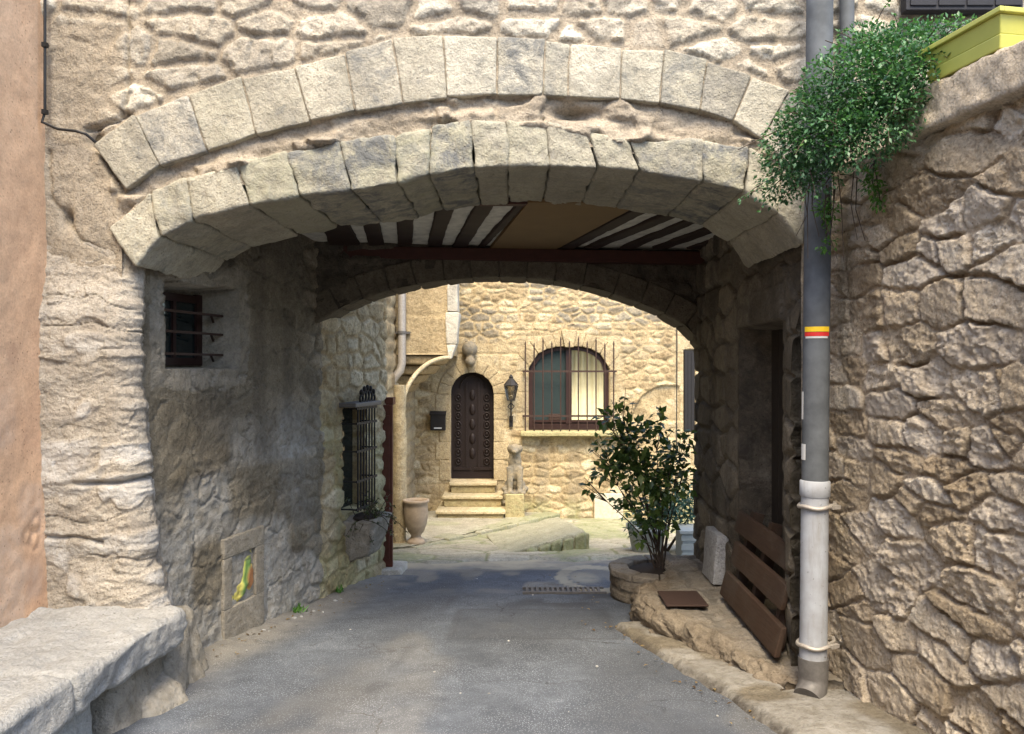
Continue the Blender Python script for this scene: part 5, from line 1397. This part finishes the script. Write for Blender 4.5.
    for k in range(70):
        c, rr = blobs[rng.randrange(len(blobs))]
        d = Vector((rng.gauss(-.3, .8), rng.gauss(-.6, .6), rng.gauss(-.1, .7))).normalized()
        p0 = Vector((c[0] + rr[0] * d.x * .8, c[1] + rr[1] * d.y * .8, c[2] + rr[2] * d.z * .8)); Ls = rng.uniform(.06, .15)
        pts = [p0 + d * Ls * q + Vector((0, 0, -.05 * q * q)) for q in (0, .35, .7, 1)]
        stems.append((pts, [.0025, .002, .0016, .001]))
        for q in range(rng.randint(6, 11)):
            f = rng.uniform(.1, 1); i_ = min(2, int(f * 3)); pp = pts[i_].lerp(pts[i_ + 1], f * 3 - i_)
            sp.leaf(pp, d * .5 + Vector((rng.gauss(0, .6), rng.gauss(0, .6), rng.gauss(0, .5))), Vector((rng.gauss(0, .4), -.3, 1)), rng.uniform(.014, .034), .013, rng.betavariate(2, 1.4))
    sp.build('leaves', M['leaf_vine'], v)
    leafy(v, M['leaf_vine'], M['bark'], blobs, 17000, .023, .55, rng, stems, droop=.05, shell=.33)
    for i, (spots, lab) in enumerate(([[(826, 208, 14, 12), (829, 215, 10, 10), (826, 245, 10, 9), (832, 228, 6, 8)], 'bright green sprig hanging beside the grey downpipe'], [[(872, 185, 12, 12), (880, 200, 9, 14), (868, 172, 9, 8)], 'feathery bright green sprig rooted high in the rubble wall'])):
        o = thing('fern_sprig', lab, 'fern', tuple(at(spots[0][0], spots[0][1], 3.8)), 'small ferns growing out of the wall')
        bl = [B(a_, b_, c_, e_, 3.86 if i == 0 else 3.70) for a_, b_, c_, e_ in spots]
        top = Vector(at(spots[0][0] + 2, spots[0][1] - 24, 3.9 if i == 0 else 3.78))
        leafy(o, M['leaf_bright'], M['bark'], bl, 240, .026, .55, rng, [([top, Vector(c)], [.004, .002]) for c, _ in bl], droop=.3, shell=.6)
rubble()

# dark window board on the upper right house front
mb = MB(); mb.box(2.02, 2.62, 4.10, 4.16, 3.50, 3.79)
for k in range(4): mb.box(2.04 + k * .145, 2.04 + k * .145 + .135, 4.092, 4.10, 3.52, 3.77)
o = bevel(mb.build('window_shutter', flat('charcoal_shutter', (.012, .012, .017), .7), None), .004); tag(o, 'charcoal closed shutter high above the rubble wall', 'shutter')

# ------------------------------------------------------------------ downpipes
def downpipe():
    y = 4.0
    p = thing('downpipe', 'fat grey downpipe with white lower length beside the arch', 'pipe', (1.52, y, 0))
    X = lambda z: (816 - 512) * y / F + .010 * (z - 1.6)
    def seg(z0, z1, r, n=24): 
        return [(X(z0), y, z0), (X(z1), y, z1)], r, n
    m_ = MB(); a_ = seg(1.10, 4.4, .064); m_.tube(*a_); m_.tube(*seg(3.05, 3.10, .067)); m_.build('upper_pipe', M['pipe_grey'], p)
    m_ = MB(); m_.tube(*seg(.20, 1.07, .066)); m_.tube([(X(1.02), y, 1.02), (X(1.03), y, 1.03), (X(1.10), y, 1.10), (X(1.105), y, 1.105)], [.066, .073, .073, .066], 24)
    m_.tube([(X(.98), y, .975), (X(.98), y, .985)], .070, 24); m_.build('lower_pipe', M['pipe_white'], p)
    m_ = MB()
    m_.tube([(X(.22), y, .22), (X(.2), y, .12), (X(.1) - .008, y - .012, .07), (X(.1) - .05, y - .06, .035)], [.073, .071, .071, .069], 24)
    m_.build('elbow', M['iron'], p)
    for z_ in (1.03 - .055, .285):
        m_ = MB(); m_.tube([(X(z_) + .075 * math.cos(q * math.pi / 12), y + .075 * math.sin(q * math.pi / 12), z_ + .004 * math.sin(q)) for q in range(25)], .010, 8)
        m_.tube([(X(z_) + .06, y - .03, z_ + .004), (X(z_) + .115, y + .03, z_), (X(z_) + .135, y + .09, z_)], .010, 8)
        m_.bar((X(z_) + .065, y - .045, z_), (X(z_) + .115, y - .02, z_), .02, .018); m_.build('clamp', M['clamp'], p)
    def patch(name, z0, z1, t0, t1, mat, r=.0655):
        m2 = MB(); n = 10; V = []; Fq = []
        for k in range(n + 1):
            th = t0 + (t1 - t0) * k / n
            for z_ in (z0, z1):
                for rr in (r, r + .0015): V.append((X(z_) + rr * math.cos(th), y + rr * math.sin(th), z_))
        for k in range(n):
            b = 4 * k; Fq += [(b + 1, b + 5, b + 7, b + 3), (b, b + 2, b + 6, b + 4), (b, b + 4, b + 5, b + 1), (b + 2, b + 3, b + 7, b + 6)]
        Fq += [(0, 1, 3, 2), (4 * n, 4 * n + 2, 4 * n + 3, 4 * n + 1)]
        m2.add(V, Fq, smooth=False); m2.build(name, mat, p)
    zz = lambda py: CZ + (367 - py) * (y - .064) / F
    D = math.radians
    patch('yellow_blaze', zz(331.5), zz(326.5), D(195), D(310), M['yellow']); patch('red_blaze', zz(336), zz(332), D(195), D(310), M['red'])
    patch('white_blaze', zz(338.2), zz(336.2), D(200), D(300), M['sticker'])
    patch('sticker', zz(461), zz(445), D(172), D(205), M['sticker']); patch('sticker', zz(420), zz(392), D(170), D(186), M['sticker'])
    q = thing('downpipe', 'thin dark downpipe behind the leafy bush top', 'pipe', (1.72, 4.1, 3.2))
    m_ = MB(); xx = (847 - 512) * 4.12 / F; m_.tube([(xx, 4.12, 2.9), (xx, 4.12, 4.4)], .036, 18); m_.build('pipe', M['pipe_grey'], q)
    m_ = MB(); m_.tube([(xx, 4.12, 3.30), (xx, 4.12, 3.36)], .041, 18); m_.build('collar', M['pipe_grey'], q)
downpipe()

# ------------------------------------------------------------------ left plaster wall, cable, bench
def left_side():
    y = np.concatenate([np.arange(-9, 1.2, .15), np.arange(1.2, 4.24, .02)]); z = np.concatenate([np.arange(-.1, 4.4, .02), np.arange(4.4, 4.6, .15)])  # unseen stretch behind the camera added to shade the left side
    Y, Z = np.meshgrid(y, z, indexing='ij'); X = -2.455 + .05 * sst(3.0, .4, Z) + .03 * sst(1.2, .2, Z)
    H = .008 * fbm(Y * 3, Z * 3, 3, 4) + .003 * fbm(Y * 14, Z * 14, 6, 4)
    for (cy, cz) in ((4.03, .80), (3.98, .83), (4.05, .88)): H -= .012 * np.exp(-((np.hypot(Y - cy, Z - cz) - .04) / .012) ** 2)
    P = np.stack([X, Y, Z], -1); N = np.zeros_like(P); N[..., 0] = 1
    low = sst(1.9, .6, Z + .4 * fbm(Y * 1.5, Z * 1.5, 8, 3))
    R = .55 + .3 * fbm(Y * 2, Z * 2, 12, 3) - .1 * low
    o = surf('plaster_wall', P, N, H + .004 * low * fbm(Y * 25, Z * 25, 3, 3), M['plaster'], None, attr(np.clip(R, 0, 1), np.ones_like(R), .45 * low * sst(.4, .7, vn(Y * 5, Z * 5, 5)), .35 * sst(.55, .8, vn(Y * 6, Z * 3, 15)) * low), .3)
    tag(o, 'smooth ochre pink plastered house wall at the left edge', 'wall')
    c = MB(); pts = [(26, -40), (33, 15), (36, 45), (36, 80), (37, 112), (42, 122), (58, 129), (76, 131), (86, 134), (93, 142)]
    d_ = D0 - .055
    P3 = [Vector(at(a_, b_, d_)) for a_, b_ in pts]; P3[-1].y += .06
    for i in range(5): P3[i].x = max(P3[i].x, -2.42)
    c.tube(P3, .0075, 8); 
    for k in (2, 4): c.bar(P3[k] + Vector((0, .0, -.012)), P3[k] + Vector((0, .0, .012)), .026, .024)
    tag(c.build('wall_cable', M['cable']), 'black cable running down the corner into a hole by the arch', 'cable')
    b = thing('stone_bench', 'thick worn stone slab bench at the foot of the left pillar', 'bench', (-2.0, 3.3, 0))
    m_ = MB()
    zt = .455; zb = .27
    def slab(yn, yf, xn, xf, s, tone):
        C = [(-2.47, yn, zb), (xn, yn, zb), (-2.47, yf, zb), (xf, yf, zb), (-2.47, yn, zt + .01), (xn + .015, yn, zt - .01), (-2.47, yf, zt + .01), (xf, yf, zt - .012)]
        m_.rock(C, .018, .035, .030, 5.5, s, tone=tone, b=.3, a=.35, strat=.012)
    slab(3.175, 4.07, -1.73, -1.66, 21, .6); slab(2.0, 3.17, -1.84, -1.73, 22, .55)
    m_.build('slab', M['bench'], b)
    m_ = MB()
    m_.rock([(-2.4, 2.9, -.1), (-1.78, 2.9, -.1), (-2.4, 3.45, -.1), (-1.76, 3.45, -.1), (-2.4, 2.9, .30), (-1.84, 2.9, .30), (-2.4, 3.45, .30), (-1.80, 3.45, .30)], .03, .04, .025, 6, 23, tone=.4, b=.4)
    m_.rock([(-2.4, 1.9, -.1), (-1.95, 1.9, -.1), (-2.4, 2.88, -.1), (-1.95, 2.88, -.1), (-2.4, 1.9, .28), (-1.97, 1.9, .28), (-2.4, 2.88, .28), (-1.95, 2.88, .28)], .05, .04, .025, 6, 24, tone=.4)
    m_.build('support', M['bench'], b)
    # battered rubble footing of the pillar under the slab
    m_ = MB()
    m_.rock([(-2.45, 3.46, -.1), (-1.72, 3.50, -.1), (-2.45, 4.3, -.1), (-1.68, 4.5, -.1), (-2.45, 3.6, .30), (-1.82, 3.62, .30), (-2.45, 4.3, .30), (-1.82, 4.4, .30)], .03, .06, .05, 5, 25, tone=.35, b=.35)
    m_.rock([(-1.80, 3.66, -.08), (-1.60, 3.76, -.08), (-1.80, 4.12, -.08), (-1.58, 4.02, -.08), (-1.82, 3.76, .12), (-1.70, 3.80, .08), (-1.82, 4.12, .13), (-1.68, 4.02, .08)], .025, .04, .03, 6, 26, tone=.4, b=.5)
    m_.rock([(-1.95, 4.05, -.08), (-1.66, 4.05, -.08), (-1.95, 4.62, -.08), (-1.72, 4.62, -.08), (-1.95, 4.05, .34), (-1.78, 4.08, .34), (-1.95, 4.62, .30), (-1.84, 4.62, .30)], .03, .06, .04, 5, 27, tone=.4, b=.4)
    m_.build('footing', M['passage'], b)
left_side()

# unseen house wall added behind the camera to cut low light into the passage
def across():
    x = np.arange(-9, 9, .12); z = np.arange(-.2, 6.0, .12)
    X, Z = np.meshgrid(x, z, indexing='ij')
    pr, R, R2, T = stones(X, Z, 301, (.15, .3), (.3, .6), .03, .012, .03, .04, .3)
    P = np.stack([X, np.full_like(X, -8.0), Z], -1); N = np.zeros_like(P); N[..., 1] = 1
    o = surf('light_blocking_wall', P, N, .03 * pr, M['facade'], None, attr(R, pr, R * 0), 1.0)
    tag(o, 'unseen stone house wall added behind the viewer to block low light', 'house')
across()

# dry leaves and small weeds gathered along the wall feet
def litter():
    rng = random.Random(77); m_ = MB()
    for k in range(150):
        y_ = rng.uniform(3.6, 7.6)
        if rng.random() < .65: x_ = -1.93 + .23 * (y_ - 4.87) + abs(rng.gauss(.04, .12)) + .05
        else: x_ = float(np.interp(y_, [3.55, 4.0, 5.0, 5.55, 7.6], [1.2, 1.1, .85, .72, .7])) - abs(rng.gauss(0, .12))
        m_.leaf(Vector((x_, y_, gz(y_) + .012)), Vector((rng.gauss(0, 1), rng.gauss(0, 1), rng.uniform(-.1, .35))), Vector((rng.gauss(0, .2), rng.gauss(0, .2), 1)), rng.uniform(.018, .04), rng.uniform(.01, .02), rng.random(), .2)
    tag(m_.build('leaves', leaf_mat('dry_brown_leaf', [(0, (.06, .035, .015)), (.5, (.16, .10, .04)), (1, (.28, .2, .09))])), 'dry brown leaves scattered along the road edges', 'leaves', kind='stuff')
    for x_, y_, lab in ((-1.60, 5.98, 'tiny weed tuft at the wall foot past the relief tile'), (-1.46, 6.75, 'tiny weed tuft at the wall foot under the stone trough')):
        o = thing('weed', lab, 'weed', (x_, y_, gz(y_)), 'weeds at the wall foot'); lf = MB()
        for k in range(26):
            lf.leaf(Vector((x_ + rng.gauss(0, .02), y_ + rng.gauss(0, .03), gz(y_))), Vector((rng.gauss(.1, .5), rng.gauss(0, .5), 1)), Vector((rng.gauss(0, 1), rng.gauss(0, 1), .3)), rng.uniform(.05, .11), .014, rng.random())
        lf.build('foliage', M['leaf_bright'], o)
litter()
